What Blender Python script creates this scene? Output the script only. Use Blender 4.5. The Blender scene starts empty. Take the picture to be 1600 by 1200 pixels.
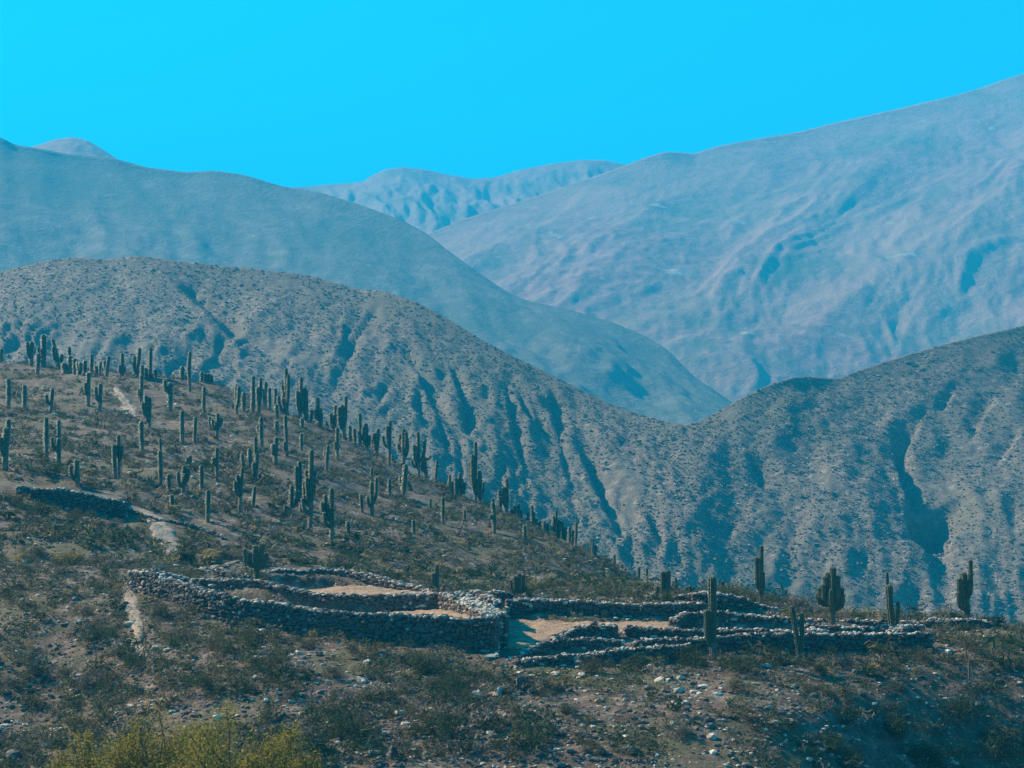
import bpy, math, random
import numpy as np
R = math.radians
rng = np.random.default_rng(7)
random.seed(7)
scene = bpy.context.scene
col = scene.collection

# ------------------------------------------------------------------ camera, world, sun, exposure
F = 3000.0                       # focal length in pixels of a 1600 px wide picture
PITCH = math.atan2(200.0, F)
cam_d = bpy.data.cameras.new('camera')
cam = bpy.data.objects.new('camera', cam_d); col.objects.link(cam)
cam.location = (0, 0, 0); cam.rotation_euler = (math.pi/2 + PITCH, 0, 0)
cam_d.sensor_width = 36; cam_d.lens = 36*F/1600; cam_d.clip_start = 0.5; cam_d.clip_end = 20000
scene.camera = cam

SUN_AZ = 60.0    # degrees to the left of the view direction
SUN_EL = 36.0
sd = np.array([-math.sin(R(SUN_AZ))*math.cos(R(SUN_EL)), math.cos(R(SUN_AZ))*math.cos(R(SUN_EL)), math.sin(R(SUN_EL))])
world = bpy.data.worlds.new('World'); scene.world = world; world.use_nodes = True
wn, wl = world.node_tree.nodes, world.node_tree.links
wn.clear()
sky = wn.new('ShaderNodeTexSky'); sky.sky_type = 'NISHITA'; sky.sun_disc = False
sky.sun_elevation = R(SUN_EL); sky.sun_rotation = R(-SUN_AZ)
sky.altitude = 2500; sky.air_density = 1.0; sky.dust_density = 1.2; sky.ozone_density = 3.0
tint = wn.new('ShaderNodeMix'); tint.data_type = 'RGBA'; tint.blend_type = 'MULTIPLY'
tint.inputs[0].default_value = 1.0; tint.inputs[7].default_value = (0.0, 1.15, 1.30, 1)
bg = wn.new('ShaderNodeBackground'); bg.inputs[1].default_value = 0.095
wo = wn.new('ShaderNodeOutputWorld')
wl.new(sky.outputs[0], tint.inputs[6]); wl.new(tint.outputs[2], bg.inputs[0]); wl.new(bg.outputs[0], wo.inputs[0])

sl = bpy.data.lights.new('sun', 'SUN'); sl.energy = 5.0; sl.angle = R(0.5); sl.color = (1.0, 0.83, 0.60)
so = bpy.data.objects.new('sun', sl); col.objects.link(so)
from mathutils import Vector, Matrix
so.rotation_euler = Vector(sd).to_track_quat('Z', 'Y').to_euler(); so.location = (-60, 60, 120)

scene.view_settings.view_transform = 'Standard'; scene.view_settings.look = 'None'
scene.view_settings.gamma = 1; scene.view_settings.use_curve_mapping = False
scene.view_settings.exposure = 1.75
scene.render.resolution_x = 1024; scene.render.resolution_y = 768
scene.render.engine = 'CYCLES'
scene.cycles.volume_bounces = 0
scene.cycles.max_bounces = 4

# ------------------------------------------------------------------ helpers
cp, sp_ = math.cos(PITCH), math.sin(PITCH)
def pt(px, py, D):
    """world point on the sight line of a photo pixel, D metres away along the view axis (Y)"""
    a = (np.asarray(px, float)-800)/F; b = (600-np.asarray(py, float))/F
    dy = cp - b*sp_; dz = sp_ + b*cp
    return np.stack(np.broadcast_arrays(a/dy*D, np.asarray(D, float)+0*a, dz/dy*D), -1)
def qz(px, py):                    # slope Z/Y of a pixel ray
    b = (600-np.asarray(py, float))/F
    return (sp_ + b*cp)/(cp - b*sp_)

_P = np.random.default_rng(11).permutation(512)
_P = np.concatenate([_P, _P, _P])
_A = np.random.default_rng(12).random(512)*2*np.pi
_G = np.stack([np.cos(_A), np.sin(_A)], 1)
def noise(x, y):
    xi = np.floor(x).astype(int); yi = np.floor(y).astype(int)
    xf = x-xi; yf = y-yi
    u = xf**3*(xf*(xf*6-15)+10); v = yf**3*(yf*(yf*6-15)+10)
    def g(ix, iy, fx, fy):
        h = _G[_P[(_P[ix & 511] + iy) & 511]]
        return h[..., 0]*fx + h[..., 1]*fy
    n00 = g(xi, yi, xf, yf); n10 = g(xi+1, yi, xf-1, yf)
    n01 = g(xi, yi+1, xf, yf-1); n11 = g(xi+1, yi+1, xf-1, yf-1)
    return (n00*(1-u)+n10*u)*(1-v) + (n01*(1-u)+n11*u)*v
def fbm(x, y, o=4, gain=.5):
    s = 0; a = 1.0
    for i in range(o):
        s = s + a*noise(x*2**i + 17.3*i, y*2**i - 9.1*i); a *= gain
    return s
def ridged(x, y, o=4, gain=.5):
    s = 0; a = 1.0
    for i in range(o):
        s = s + a*(0.5-np.abs(noise(x*2**i + 31.7*i, y*2**i + 5.3*i))*2); a *= gain
    return s

def tag(o, label=None, cat=None, group=None, kind=None):
    if label: o['label'] = label
    if cat: o['category'] = cat
    if group: o['group'] = group
    if kind: o['kind'] = kind
    return o
def link(o, parent=None):
    col.objects.link(o)
    if parent is not None: o.parent = parent
    return o
def empty(name, loc=(0, 0, 0)):
    o = bpy.data.objects.new(name, None); o.location = loc; o.empty_display_size = .3
    return link(o)
def mesh_np(name, V, Fc, mats, mi=None, smooth=False):
    """V (n,3), Fc (m,k) same-size faces"""
    me = bpy.data.meshes.new(name)
    V = np.asarray(V, np.float32); Fc = np.asarray(Fc, np.int32)
    m, k = Fc.shape
    me.vertices.add(len(V)); me.vertices.foreach_set('co', V.ravel())
    me.loops.add(m*k); me.loops.foreach_set('vertex_index', Fc.ravel())
    me.polygons.add(m); me.polygons.foreach_set('loop_start', np.arange(m, dtype=np.int32)*k)
    try: me.polygons.foreach_set('loop_total', np.full(m, k, np.int32))
    except Exception: pass
    for mm in (mats if isinstance(mats, (list, tuple)) else [mats]): me.materials.append(mm)
    if mi is not None: me.polygons.foreach_set('material_index', np.asarray(mi, np.int32))
    me.polygons.foreach_set('use_smooth', np.full(m, smooth, bool))
    me.update(calc_edges=True)
    return me
def mobj(name, me, parent=None):
    return link(bpy.data.objects.new(name, me), parent)
def grid_faces(nu, nv):
    i = np.arange((nu-1))[:, None]*nv + np.arange(nv-1)[None, :]
    i = i.ravel()
    return np.stack([i, i+nv, i+nv+1, i+1], 1)

# ------------------------------------------------------------------ materials
def mat(name, cols, scale=1.0, detail=6, rough=.95, bump=0, bscale=None, bdist=.05, spots=None, trans=0, sheen=0, stretch=None, obj=True, perobj=0, ramp=(.3, .7)):
    m = bpy.data.materials.new(name); m.use_nodes = True
    n, l = m.node_tree.nodes, m.node_tree.links
    b = n['Principled BSDF']; b.inputs['Roughness'].default_value = rough
    b.inputs['Specular IOR Level'].default_value = .2
    tc = n.new('ShaderNodeTexCoord'); co = tc.outputs['Object']
    if perobj:
        oi = n.new('ShaderNodeObjectInfo'); ad = n.new('ShaderNodeVectorMath'); ad.operation = 'ADD'
        cx = n.new('ShaderNodeCombineXYZ'); mu = n.new('ShaderNodeMath'); mu.operation = 'MULTIPLY'; mu.inputs[1].default_value = 137.0
        l.new(oi.outputs['Random'], mu.inputs[0]); l.new(mu.outputs[0], cx.inputs[0]); l.new(mu.outputs[0], cx.inputs[1])
        l.new(co, ad.inputs[0]); l.new(cx.outputs[0], ad.inputs[1]); co = ad.outputs[0]
    if stretch:
        mp = n.new('ShaderNodeMapping'); mp.inputs['Scale'].default_value = stretch
        l.new(co, mp.inputs[0]); co = mp.outputs[0]
    nt = n.new('ShaderNodeTexNoise'); nt.inputs['Scale'].default_value = scale; nt.inputs['Detail'].default_value = detail
    nt.inputs['Roughness'].default_value = .62
    l.new(co, nt.inputs['Vector'])
    cr = n.new('ShaderNodeValToRGB'); l.new(nt.outputs['Fac'], cr.inputs[0])
    els = cr.color_ramp.elements
    while len(els) > 1: els.remove(els[-1])
    for i, c in enumerate(cols):
        p = ramp[0]+(ramp[1]-ramp[0])*i/max(1, len(cols)-1)
        e = els[0] if i == 0 else els.new(p)
        e.position = p; e.color = (*c, 1)
    out = cr.outputs[0]
    for s in (spots or []):          # (scale, colour, lo, hi): patches of another colour
        n2 = n.new('ShaderNodeTexNoise'); n2.inputs['Scale'].default_value = s[0]; n2.inputs['Detail'].default_value = 5
        n2.inputs['Roughness'].default_value = .6
        l.new(co, n2.inputs['Vector'])
        mr = n.new('ShaderNodeMapRange'); mr.inputs[1].default_value = s[2]; mr.inputs[2].default_value = s[3]
        l.new(n2.outputs['Fac'], mr.inputs[0])
        mx = n.new('ShaderNodeMix'); mx.data_type = 'RGBA'; mx.inputs[7].default_value = (*s[1], 1)
        l.new(mr.outputs[0], mx.inputs[0]); l.new(out, mx.inputs[6]); out = mx.outputs[2]
    l.new(out, b.inputs['Base Color'])
    if sheen:
        b.inputs['Sheen Weight'].default_value = sheen; b.inputs['Sheen Roughness'].default_value = .4
    if bump:
        n3 = n.new('ShaderNodeTexNoise'); n3.inputs['Scale'].default_value = bscale or scale*4; n3.inputs['Detail'].default_value = 7
        n3.inputs['Roughness'].default_value = .65
        l.new(co, n3.inputs['Vector'])
        bp = n.new('ShaderNodeBump'); bp.inputs['Strength'].default_value = bump; bp.inputs['Distance'].default_value = bdist
        l.new(n3.outputs['Fac'], bp.inputs['Height']); l.new(bp.outputs[0], b.inputs['Normal'])
    if trans:
        tb = n.new('ShaderNodeBsdfTranslucent'); l.new(out, tb.inputs[0])
        ms = n.new('ShaderNodeMixShader'); ms.inputs[0].default_value = trans
        l.new(b.outputs[0], ms.inputs[1]); l.new(tb.outputs[0], ms.inputs[2])
        l.new(ms.outputs[0], n['Material Output'].inputs[0])
    return m

M_ground = mat('earth_and_scree', [(.044, .029, .02), (.08, .054, .038), (.135, .096, .07), (.28, .215, .165)], scale=1.1, detail=10, bump=1, bscale=5, bdist=.12,
               spots=[(.13, (.09, .075, .035), .50, .62), (.9, (.06, .06, .032), .54, .64), (5, (.28, .24, .21), .61, .68)])
M_dirt = mat('pale_trodden_earth', [(.19, .115, .07), (.29, .185, .115), (.38, .26, .17)], scale=2.2, detail=9, bump=1, bscale=5, bdist=.14)
M_path = mat('pale_path_gravel', [(.17, .125, .09), (.27, .205, .15), (.40, .31, .23)], scale=3.5, detail=9, bump=1, bscale=7, bdist=.1)
M_stone = [mat('wall_stone_grey', [(.045, .04, .036), (.095, .085, .075), (.18, .165, .15)], scale=3, bump=.6, bscale=9, bdist=.03, perobj=1),
           mat('wall_stone_pink', [(.065, .038, .03), (.12, .078, .062), (.20, .14, .115)], scale=3, bump=.6, bscale=9, bdist=.03, perobj=1),
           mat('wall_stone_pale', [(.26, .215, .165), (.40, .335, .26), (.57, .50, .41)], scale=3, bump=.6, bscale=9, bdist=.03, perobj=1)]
M_core = mat('wall_rubble_core', [(.03, .025, .02), (.06, .05, .042), (.1, .085, .07)], scale=4, bump=1, bscale=9, bdist=.08)
M_cactus = mat('cactus_skin', [(.034, .040, .02), (.058, .062, .03), (.095, .085, .05)], scale=2.2, rough=.8, sheen=.25, spots=[(1.3, (.14, .10, .06), .58, .72)], perobj=1)
M_cactus_far = mat('cactus_skin_dark', [(.028, .042, .022), (.045, .06, .032), (.07, .08, .045)], scale=2.2, rough=.8, sheen=.2, perobj=1)
M_wood = mat('old_cactus_bark', [(.09, .06, .045), (.16, .11, .08), (.22, .17, .12)], scale=5, bump=.6, perobj=1)
M_spine = mat('cactus_spines', [(.50, .48, .38), (.70, .67, .55)], scale=3, trans=.6)
M_leaf = [mat('dark_green_leaves', [(.02, .036, .018), (.038, .058, .026), (.07, .095, .038)], scale=2.2, trans=.3),
          mat('olive_leaves', [(.06, .055, .028), (.095, .085, .042), (.14, .12, .065)], scale=2.2, trans=.3),
          mat('grey_brown_twigs', [(.10, .085, .06), (.15, .125, .095), (.21, .18, .14)], scale=2.2, trans=.2),
          mat('dry_yellow_leaves', [(.20, .14, .05), (.27, .20, .075), (.33, .26, .11)], scale=2.2, trans=.3)]
M_tree = mat('yellow_green_leaves', [(.11, .105, .022), (.20, .165, .026), (.33, .25, .04)], scale=3.0, trans=.4)  # darker and brighter leaf tones mixed at random
M_ridge = mat('scrubby_ridge', [(.066, .052, .036), (.112, .089, .068), (.16, .128, .10), (.30, .255, .21)], scale=.5, detail=12, bump=1, bscale=1.3, bdist=.55,
              spots=[(.02, (.12, .105, .075), .45, .65)])
M_far = mat('bare_mountain', [(.12, .06, .055), (.18, .095, .085), (.24, .14, .125), (.32, .20, .18)], scale=.05, detail=14, bump=.7, bscale=.12, bdist=4,
            spots=[(.004, (.26, .165, .13), .42, .62), (.009, (.10, .10, .07), .5, .68), (.018, (.42, .36, .31), .64, .72)])
M_far_dark = mat('scrubby_mountain', [(.07, .065, .05), (.11, .095, .075), (.15, .125, .10), (.21, .18, .15)], scale=.06, detail=14, bump=.7, bscale=.2, bdist=3,
            spots=[(.008, (.08, .09, .06), .45, .65)])
M_bush = [mat('far_scrub_bush', [(.06, .064, .042), (.12, .115, .085)], scale=.3), mat('far_pale_rock', [(.24, .21, .19), (.42, .38, .34)], scale=.3)]

# ------------------------------------------------------------------ near terrain: thin-plate spline through surveyed points
CT = [ # (px, py, D)
 (-150,1235,90),(0,1215,92),(200,1210,91),(400,1215,90),(600,1215,89),(800,1215,88),(1000,1215,88),(1200,1215,89),
 (-200,1480,70),(300,1480,68),(800,1480,68),(1300,1500,70),(1800,1600,72),
 (60,1058,109),(0,1100,107),(110,1110,106),(-150,1100,107),(200,1105,101),(400,1100,98),(600,1100,97),(800,1100,97),(1000,1100,97.5),(1200,1100,98),(1330,1090,100.5),
 (0,1000,113),(200,1000,110),(400,1030,104.5),(600,1045,104),(700,1048,104),(800,1055,103.5),(900,1062,103),(1000,1055,104),(1150,1054,104.5),(1300,1056,104.8),(1430,1056,105.4),
 (212,926,121.0),(265,943,117.5),(318,958,115),(371,975,112.5),(435,990,110.8),(565,1010,108),(671,1016,107.2),(777,1016,106.7),
 (802,1040,105.6),(887,1042,105.8),(989,1035,106.3),(1100,1034,107.2),(1231,1036,107.6),(1380,1036,107.8),(1455,1028,108.5),
 (-150,900,130),(0,900,128),(100,905,125),(-20,771,150),(50,784,148.8),(100,808,148),(150,822,147.6),(192,818,147.8),(0,815,143),(100,830,140),(170,842,139),(-150,790,148),(205,870,134),(265,872,138),(215,812,148),(150,860,135),
 (0,748,158),(100,752,156),(-150,745,160),(190,778,157),
 (0,700,183),(0,640,225),(0,600,255),(0,565,285),(-150,640,225),(-150,562,285),(-300,560,285),
 (200,745,168),(200,700,190),(200,640,232),(200,590,275),
 (350,830,150),(350,860,144),(350,760,170),(350,690,205),(350,640,240),(350,602,268),
 (500,880,143),(500,850,150),(500,800,166),(500,740,190),(500,690,220),(500,662,240),
 (650,900,143),(650,860,155),(650,810,175),(650,770,200),(650,745,220),
 (800,910,145),(800,870,160),(800,830,185),(800,806,203),
 (900,912,150),(900,880,165),(900,850,186),(1000,922,150),(1000,907,172),
 (412,892,137),(520,890,138),(620,903,136),(700,917,134),(850,924,134),(1000,929,136),(1100,924,132),(1160,930,130),(1250,955,129),(1400,971,125),(1500,973,125),(1600,987,122),(1750,1000,118),(1900,1010,118),
 (1100,985,165),(1100,1060,200),(1300,1020,148),(1300,1150,180),(1600,1070,142),(1600,1250,180),(1060,1010,200),(1100,1150,260),(1400,1350,260),(1700,1500,260),(1000,1020,260),(1900,1400,200),(800,1000,300),
 (1550,1012,112),(1620,1022,110),(1600,1055,106),(1500,1050,106),(1620,1085,104.5),(1500,1088,104),(1420,1090,103),(1750,1090,105),
 (1620,1190,102),(1500,1190,101.5),(1400,1200,99.5),(1750,1200,102),(1600,1400,95),(1900,1400,95),
]
for (x, y, d) in [(-300,560,285),(-150,562,285),(0,565,285),(200,590,275),(350,602,268),(500,662,240),(650,745,220),(800,806,203),(900,850,186),(1000,907,172)]:
    CT.append((x, y+60, d+38)); CT.append((x, y+190, d+95))
CT = np.array(CT, float)
CW = pt(CT[:, 0], CT[:, 1], CT[:, 2])
def tps_fit(P, z, lam=.02):
    n = len(P); d = np.linalg.norm(P[:, None]-P[None], axis=2)
    K = np.where(d > 0, d*d*np.log(d+1e-12), 0) + lam*np.eye(n)*100
    A = np.zeros((n+3, n+3)); A[:n, :n] = K; A[:n, n] = 1; A[:n, n+1:] = P; A[n, :n] = 1; A[n+1:, :n] = P.T
    return np.linalg.solve(A, np.concatenate([z, [0, 0, 0]]))
CS = np.stack([CW[:, 0]/CW[:, 1]*3.0, np.log(CW[:, 1])*2.2], 1)*10      # fan coordinates
W_ = tps_fit(CS, CW[:, 2], .01)
def tps(X, Y):
    S = np.stack([X/Y*3.0, np.log(Y)*2.2], -1).reshape(-1, 2)*10
    out = np.empty(len(S))
    for i in range(0, len(S), 20000):
        s = S[i:i+20000]; d2 = ((s[:, None]-CS[None])**2).sum(2)
        out[i:i+20000] = (.5*d2*np.log(d2+1e-12)) @ W_[:-3] + W_[-3] + s @ W_[-2:]
    return out.reshape(np.shape(X))

# terraces held up by the ruin walls: polygons of floor points
TER = [
 [(209,930,122.3),(265,945,118.6),(371,972,113.3),(480,990,111.3),(600,988,109.8),(610,966,120),(565,967,120.5),(412,957,123.3),(269,934,127)],
 [(590,984,109.8),(629,975,109.3),(777,970,107.8),(772,960,112),(700,948,118.3),(640,954,119.4),(600,962,120.2)],
 [(415,927,124.6),(565,930,121.6),(697,930,119.3),(690,927,127),(620,926,131.5),(520,926,134),(415,926,134)],
 [(783,1012,107.4),(782,985,112),(777,963,115),(776,944,126),(795,944,126),(793,962,117.4),(898,975,116.5),(1053,974,117.6),(1058,986,113.4),(968,985,113),(905,987,112.8),(872,1000,110.2),(848,1008,108.3),(828,1014,107),(800,1018,106.5)],
 [(862,1014,108.6),(975,1013,108.8),(1100,1006,109.4),(1231,1004,109.9),(1452,1002,110.3),(1446,989,117),(1231,989,117.5),(1062,989,117.2),(1058,996,112.8),(970,1003,111.7),(915,1006,111.5),(882,1008,110.8)],
 [(812,1034,106.0),(845,1030,106.4),(887,1027,107),(936,1024,107.4),(985,1020,108.2),(975,1018,108.7),(925,1024,108.7),(860,1027,108.3),(830,1032,107.3)],
 [(-60,753,152.4),(50,766,150.4),(100,765,150.4),(137,775,150),(197,788,150.2),(202,782,156),(100,752,158),(-60,746,160)],
]
terr = []
for poly in TER:
    a = np.array(poly, float); w = pt(a[:, 0], a[:, 1], a[:, 2])
    A = np.c_[w[:, :2], np.ones(len(w))]; pl = np.linalg.lstsq(A, w[:, 2], rcond=None)[0]
    terr.append((w[:, :2], pl))
def poly_sd(P, x, y):                      # signed distance, inside positive
    best = np.full(x.shape, 1e9); ins = np.zeros(x.shape, bool)
    n = len(P)
    for i in range(n):
        a = P[i]; b = P[(i+1) % n]; e = b-a
        t = np.clip(((x-a[0])*e[0]+(y-a[1])*e[1])/(e@e), 0, 1)
        best = np.minimum(best, np.hypot(x-a[0]-t*e[0], y-a[1]-t*e[1]))
        c = ((a[1] > y) != (b[1] > y)) & (x < (b[0]-a[0])*(y-a[1])/(b[1]-a[1]+1e-12)+a[0])
        ins ^= c
    return np.where(ins, best, -best)
NU, NV = 500, 460
PX0, PX1, D0, D1 = -320, 1920, 44.0, 340.0
us = (np.linspace(PX0, PX1, NU)-800)/F
# rows: denser where the picture looks
dv = np.concatenate([np.geomspace(D0, 88, 40, endpoint=False), np.geomspace(88, 135, 260, endpoint=False), np.geomspace(135, D1, NV-300)])
US, DV = np.meshgrid(us, dv, indexing='ij')
TX = US*DV; TY = DV
TZ = tps(TX, TY)
rough_amp = np.ones_like(TZ)
floor_mask = np.zeros_like(TZ)
TZ += .35*fbm(TX/9, TY/9, 3)*np.clip((TY-60)/60, .3, 1.6)
for (P, pl) in terr:
    s = poly_sd(P, TX, TY); k = np.clip(s/.5+.2, 0, 1)
    pz = pl[0]*TX+pl[1]*TY+pl[2] + .05*fbm(TX/2, TY/2, 3)
    TZ = TZ*(1-k)+pz*k; rough_amp *= (1-.85*k); floor_mask = np.maximum(floor_mask, k)
TZ += rough_amp*(.16*fbm(TX/2.2, TY/2.2, 4, .6) + .10*np.clip(ridged(TX/4, TY/4, 2), 0, 1))
# faint contour tracks on the hill
hill_k = np.clip((TY-150)/30, 0, 1)
TZ += hill_k*.28*np.sin(TZ*2.6+3*noise(TX/25, TY/25))*np.clip(noise(TX/14, TY/14)+.4, 0, 1)

def terrain(x, y):
    x = np.asarray(x, float); y = np.asarray(y, float)
    fi = np.clip((x/y-us[0])/(us[1]-us[0]), 0, NU-1.001)
    fj = np.clip(np.interp(y, dv, np.arange(NV)), 0, NV-1.001)
    i = fi.astype(int); j = fj.astype(int); a = fi-i; b = fj-j
    return (TZ[i, j]*(1-a)*(1-b)+TZ[i+1, j]*a*(1-b)+TZ[i, j+1]*(1-a)*b+TZ[i+1, j+1]*a*b)
def hit(px, py, dmin=88):
    """first place where the sight line of (px,py) meets the ground; else the skyline spot of that column"""
    D = np.geomspace(dmin, 330, 1600)
    x = (px-800)/F*D/(cp - (600-py)/F*sp_)
    g = terrain(x, D)/D
    q = qz(px, py)
    vis = np.where(g >= q)[0]
    k = vis[0] if len(vis) else int(np.argmax(np.where(D > 120, g, -9)))
    return np.array([x[k], D[k], terrain(x[k], D[k])])

V = np.stack([TX, TY, TZ], -1).reshape(-1, 3)
mobj('ground', mesh_np('ground', V, grid_faces(NU, NV), [M_ground], smooth=True))['kind'] = 'structure'

# ground that carries on towards and under the photographer
gx = np.linspace(-60, 60, 80); gy = np.linspace(-60, 46, 80)
GX, GY = np.meshgrid(gx, gy, indexing='ij')
zed = float(TZ[:, 0].mean())
t = np.clip((GY+2)/46, 0, 1); GZ = -1.7 + (zed-.3+1.7)*(t*t*(3-2*t))+.12*fbm(GX/4, GY/4, 3)*(GY < 44)
GZ = np.where(GY > 43, terrain(GX, np.maximum(GY, 44.1))-.25, GZ)
mobj('near_ground', mesh_np('near_ground', np.stack([GX, GY, GZ], -1).reshape(-1, 3), grid_faces(80, 80), [M_ground], smooth=True))['kind'] = 'structure'
# valley floor sheet out to the mountains
vx = np.linspace(-4200, 4200, 40); vy = np.linspace(-1500, 5200, 40)
VX, VY = np.meshgrid(vx, vy, indexing='ij')
mobj('valley_floor', mesh_np('valley_floor', np.stack([VX, VY, -75+0*VX], -1).reshape(-1, 3), grid_faces(40, 40), [M_far], smooth=True))['kind'] = 'structure'

# ------------------------------------------------------------------ ridges and mountains
def mountain(name, crest, base, nu, nv, disp, m, back=.5, prof=1.0, px0=-400, px1=2000):
    cr = np.array(crest, float); ba = np.array(base, float)
    px = np.linspace(max(px0, cr[0, 0]), min(px1, cr[-1, 0]), nu)
    from_c = lambda A, k: np.interp(px, A[:, 0], A[:, k])
    def sm(v, w=3):
        kk = np.ones(w)/w; return np.convolve(np.pad(v, w//2, 'edge'), kk, 'valid')[:len(v)]
    cy, cd = sm(from_c(cr, 1)), sm(from_c(cr, 2), 9); by, bd = sm(from_c(ba, 1), 5), sm(from_c(ba, 2), 9)
    C = pt(px, cy, cd); B = pt(px, by, bd)
    t = np.linspace(0, 1, nv)
    tt = t[None, :, None]
    P = C[:, None]*(1-tt)+B[:, None]*tt
    zt = (t**prof)[None, :]
    P[..., 2] = C[:, None, 2]*(1-zt)+B[:, None, 2]*zt
    kw = max(5, nu//9)|1
    Cs = np.stack([sm(C[:, k], kw) for k in range(3)], 1); Cs = np.stack([sm(Cs[:, k], kw) for k in range(3)], 1)
    e = np.where(t < .999, 1-np.exp(-t*9), 1)[None, :, None]
    P = P + (Cs-C)[:, None]*[0, 0, 1]*e*(1-tt)
    T = np.broadcast_to(t[None], P.shape[:2]); PXg = np.broadcast_to(px[:, None], P.shape[:2])
    # displacement along the face normal (towards camera and up)
    n = np.cross(B-C, np.roll(C, -1, 0)-C); n[-1] = n[-2]; n /= np.linalg.norm(n, axis=1)[:, None]
    n *= np.sign(n[:, 2:3]+1e-9)
    n = n.mean(0); n /= np.linalg.norm(n)
    dsp = disp(P, T, PXg)*np.clip(T*9+.12, 0, 1)
    P = P + dsp[..., None]*n
    # back side
    nb = 14; tb = np.linspace(0, 1, nb+1)[1:][::-1][None, :, None]
    span = (cd-bd)[:, None, None]
    Q = C[:, None] + np.concatenate([0*tb*span, tb*span*back, -tb**1.3*(C[:, None, 2:3]-B[:, None, 2:3])*.9], 2)
    A = np.concatenate([Q, P], 1)
    me = mesh_np(name, A.reshape(-1, 3), grid_faces(nu, nv+nb), [m], smooth=True)
    o = mobj(name, me); o['kind'] = 'structure'
    return o, P, T, PXg

# middle ridge: both flanks of the side valley facing us
mc = [(-400,470,640),(-150,440,650),(0,424,660),(30,418,660),(70,408,660),(120,402,660),(160,406,660),(210,400,660),(300,409,655),(400,420,650),(480,430,645),(560,452,635),(600,455,630),
      (650,472,620),(700,498,610),(750,530,600),(800,556,592),(850,580,585),(900,605,578),(950,630,570),(1000,648,562),(1040,659,556),(1075,664,552),(1100,655,556),(1150,627,566),(1190,606,574),
      (1230,592,582),(1260,588,588),(1310,591,594),(1330,582,598),(1400,560,612),(1450,546,622),(1520,527,636),(1600,508,650),(1700,480,665),(2000,420,690)]
mb = [(-400,760,400),(0,800,400),(400,900,400),(800,1010,395),(1075,1080,390),(1400,1110,400),(2000,1110,410)]
def seg_d(X, Y, pts):
    """distance and side to a polyline in picture-fan coordinates"""
    best = np.full(X.shape, 1e9); side = np.zeros(X.shape); tpos = np.zeros(X.shape)
    L = 0; pts = np.array(pts, float)
    for a, b in zip(pts[:-1], pts[1:]):
        e = b-a; le = np.hypot(*e)
        t = np.clip(((X-a[0])*e[0]+(Y-a[1])*e[1])/(le*le), 0, 1)
        d = np.hypot(X-a[0]-t*e[0], Y-a[1]-t*e[1])
        s = np.sign((X-a[0])*e[1]-(Y-a[1])*e[0])
        m = d < best
        best = np.where(m, d, best); side = np.where(m, s, side); tpos = np.where(m, L+t*le, tpos); L += le
    return best, side, tpos/L
def mid_disp(P, T, PX):
    X = P[..., 0]; Z = P[..., 2]; Y = P[..., 1]
    x0 = (PX-800)*.2
    py = 600 - F*np.tan(np.arctan2(Z, Y)-PITCH)
    # ribs that run down the face, leaning to the right going down on the left ridge
    lean = T*np.interp(PX, [0, 500, 700, 900, 1100], [-60, -45, -8, 14, 20])
    u = (x0 - lean)/17 + 1.1*fbm(x0/26, T*4, 3)
    r = ridged(u, T*1.7+3, 4, .5)
    u2 = (x0-lean*.6)/6+fbm(x0/14, T*5, 2)*.8
    r2 = ridged(u2, T*4+7, 3, .5)
    leftk = np.clip((1130-PX)/160, 0, 1)
    amp = leftk*np.clip(T*5-.1, 0.15, 1)
    amp = amp*np.clip(.75+1.3*fbm(x0/45+9, T*2.5, 2), .25, 1.5)
    d = 1.7*r*amp + 1.9*r2*amp + 1.2*fbm(x0/12+3, T*7, 3)*leftk
    # broad bulges on the right ridge
    d = d + (1-leftk)*(3.5*fbm(x0/30+5, T*2.2, 3) + 1.6*ridged(x0/16, T*3, 3)*np.clip(T*3-.7, 0, 1))
    d = d + .75*fbm(X/7, Z/5, 4, .6)
    # gullies with a steep left bank
    for pts, wid, dep in [([(1428,785),(1440,838)], 58, 13), ([(1450,842),(1478,838)], 40, 7), ([(1400,690),(1408,735),(1424,785)], 16, 6), ([(1405,722),(1412,695),(1432,665)], 26, 5),
                          ([(1170,705),(1182,735),(1196,760)], 24, 3), ([(1515,690),(1530,655),(1550,625)], 16, 3), ([(1470,640),(1490,610)], 12, 2.5), ([(1560,720),(1590,680)], 14, 3), ([(700,560),(720,620),(735,690)], 12, 3.5), ([(790,600),(800,660),(820,740)], 12, 3.5), ([(860,620),(875,700),(890,760)], 12, 3),
                          ([(640,560),(680,640),(700,720)], 14, 4), ([(905,700),(935,760),(960,830)], 20, 6),
                          ([(600,460),(560,520),(520,600)], 14, 2), ([(270,420),(330,470),(380,520)], 70, 5), ([(1240,586),(1248,604),(1262,615)], 26, 3.5)]:
        dd, ss, tp = seg_d(PX, py, pts)
        w = np.where(ss < 0, wid*.3, wid*1.7); dep = dep*(1 if wid > 50 or wid == 40 else .55)
        # which side is left: side>0 means to the left when walking down the picture
        d = d - dep*np.clip(1-dd/w, 0, 1)**1.2*np.clip(1.6-np.abs(tp-.5)*2.6, 0, 1)
    return d
midr, MP, MT, MPX = mountain('ridge', mc, mb, 520, 235, mid_disp, M_ridge, prof=.9)

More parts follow.
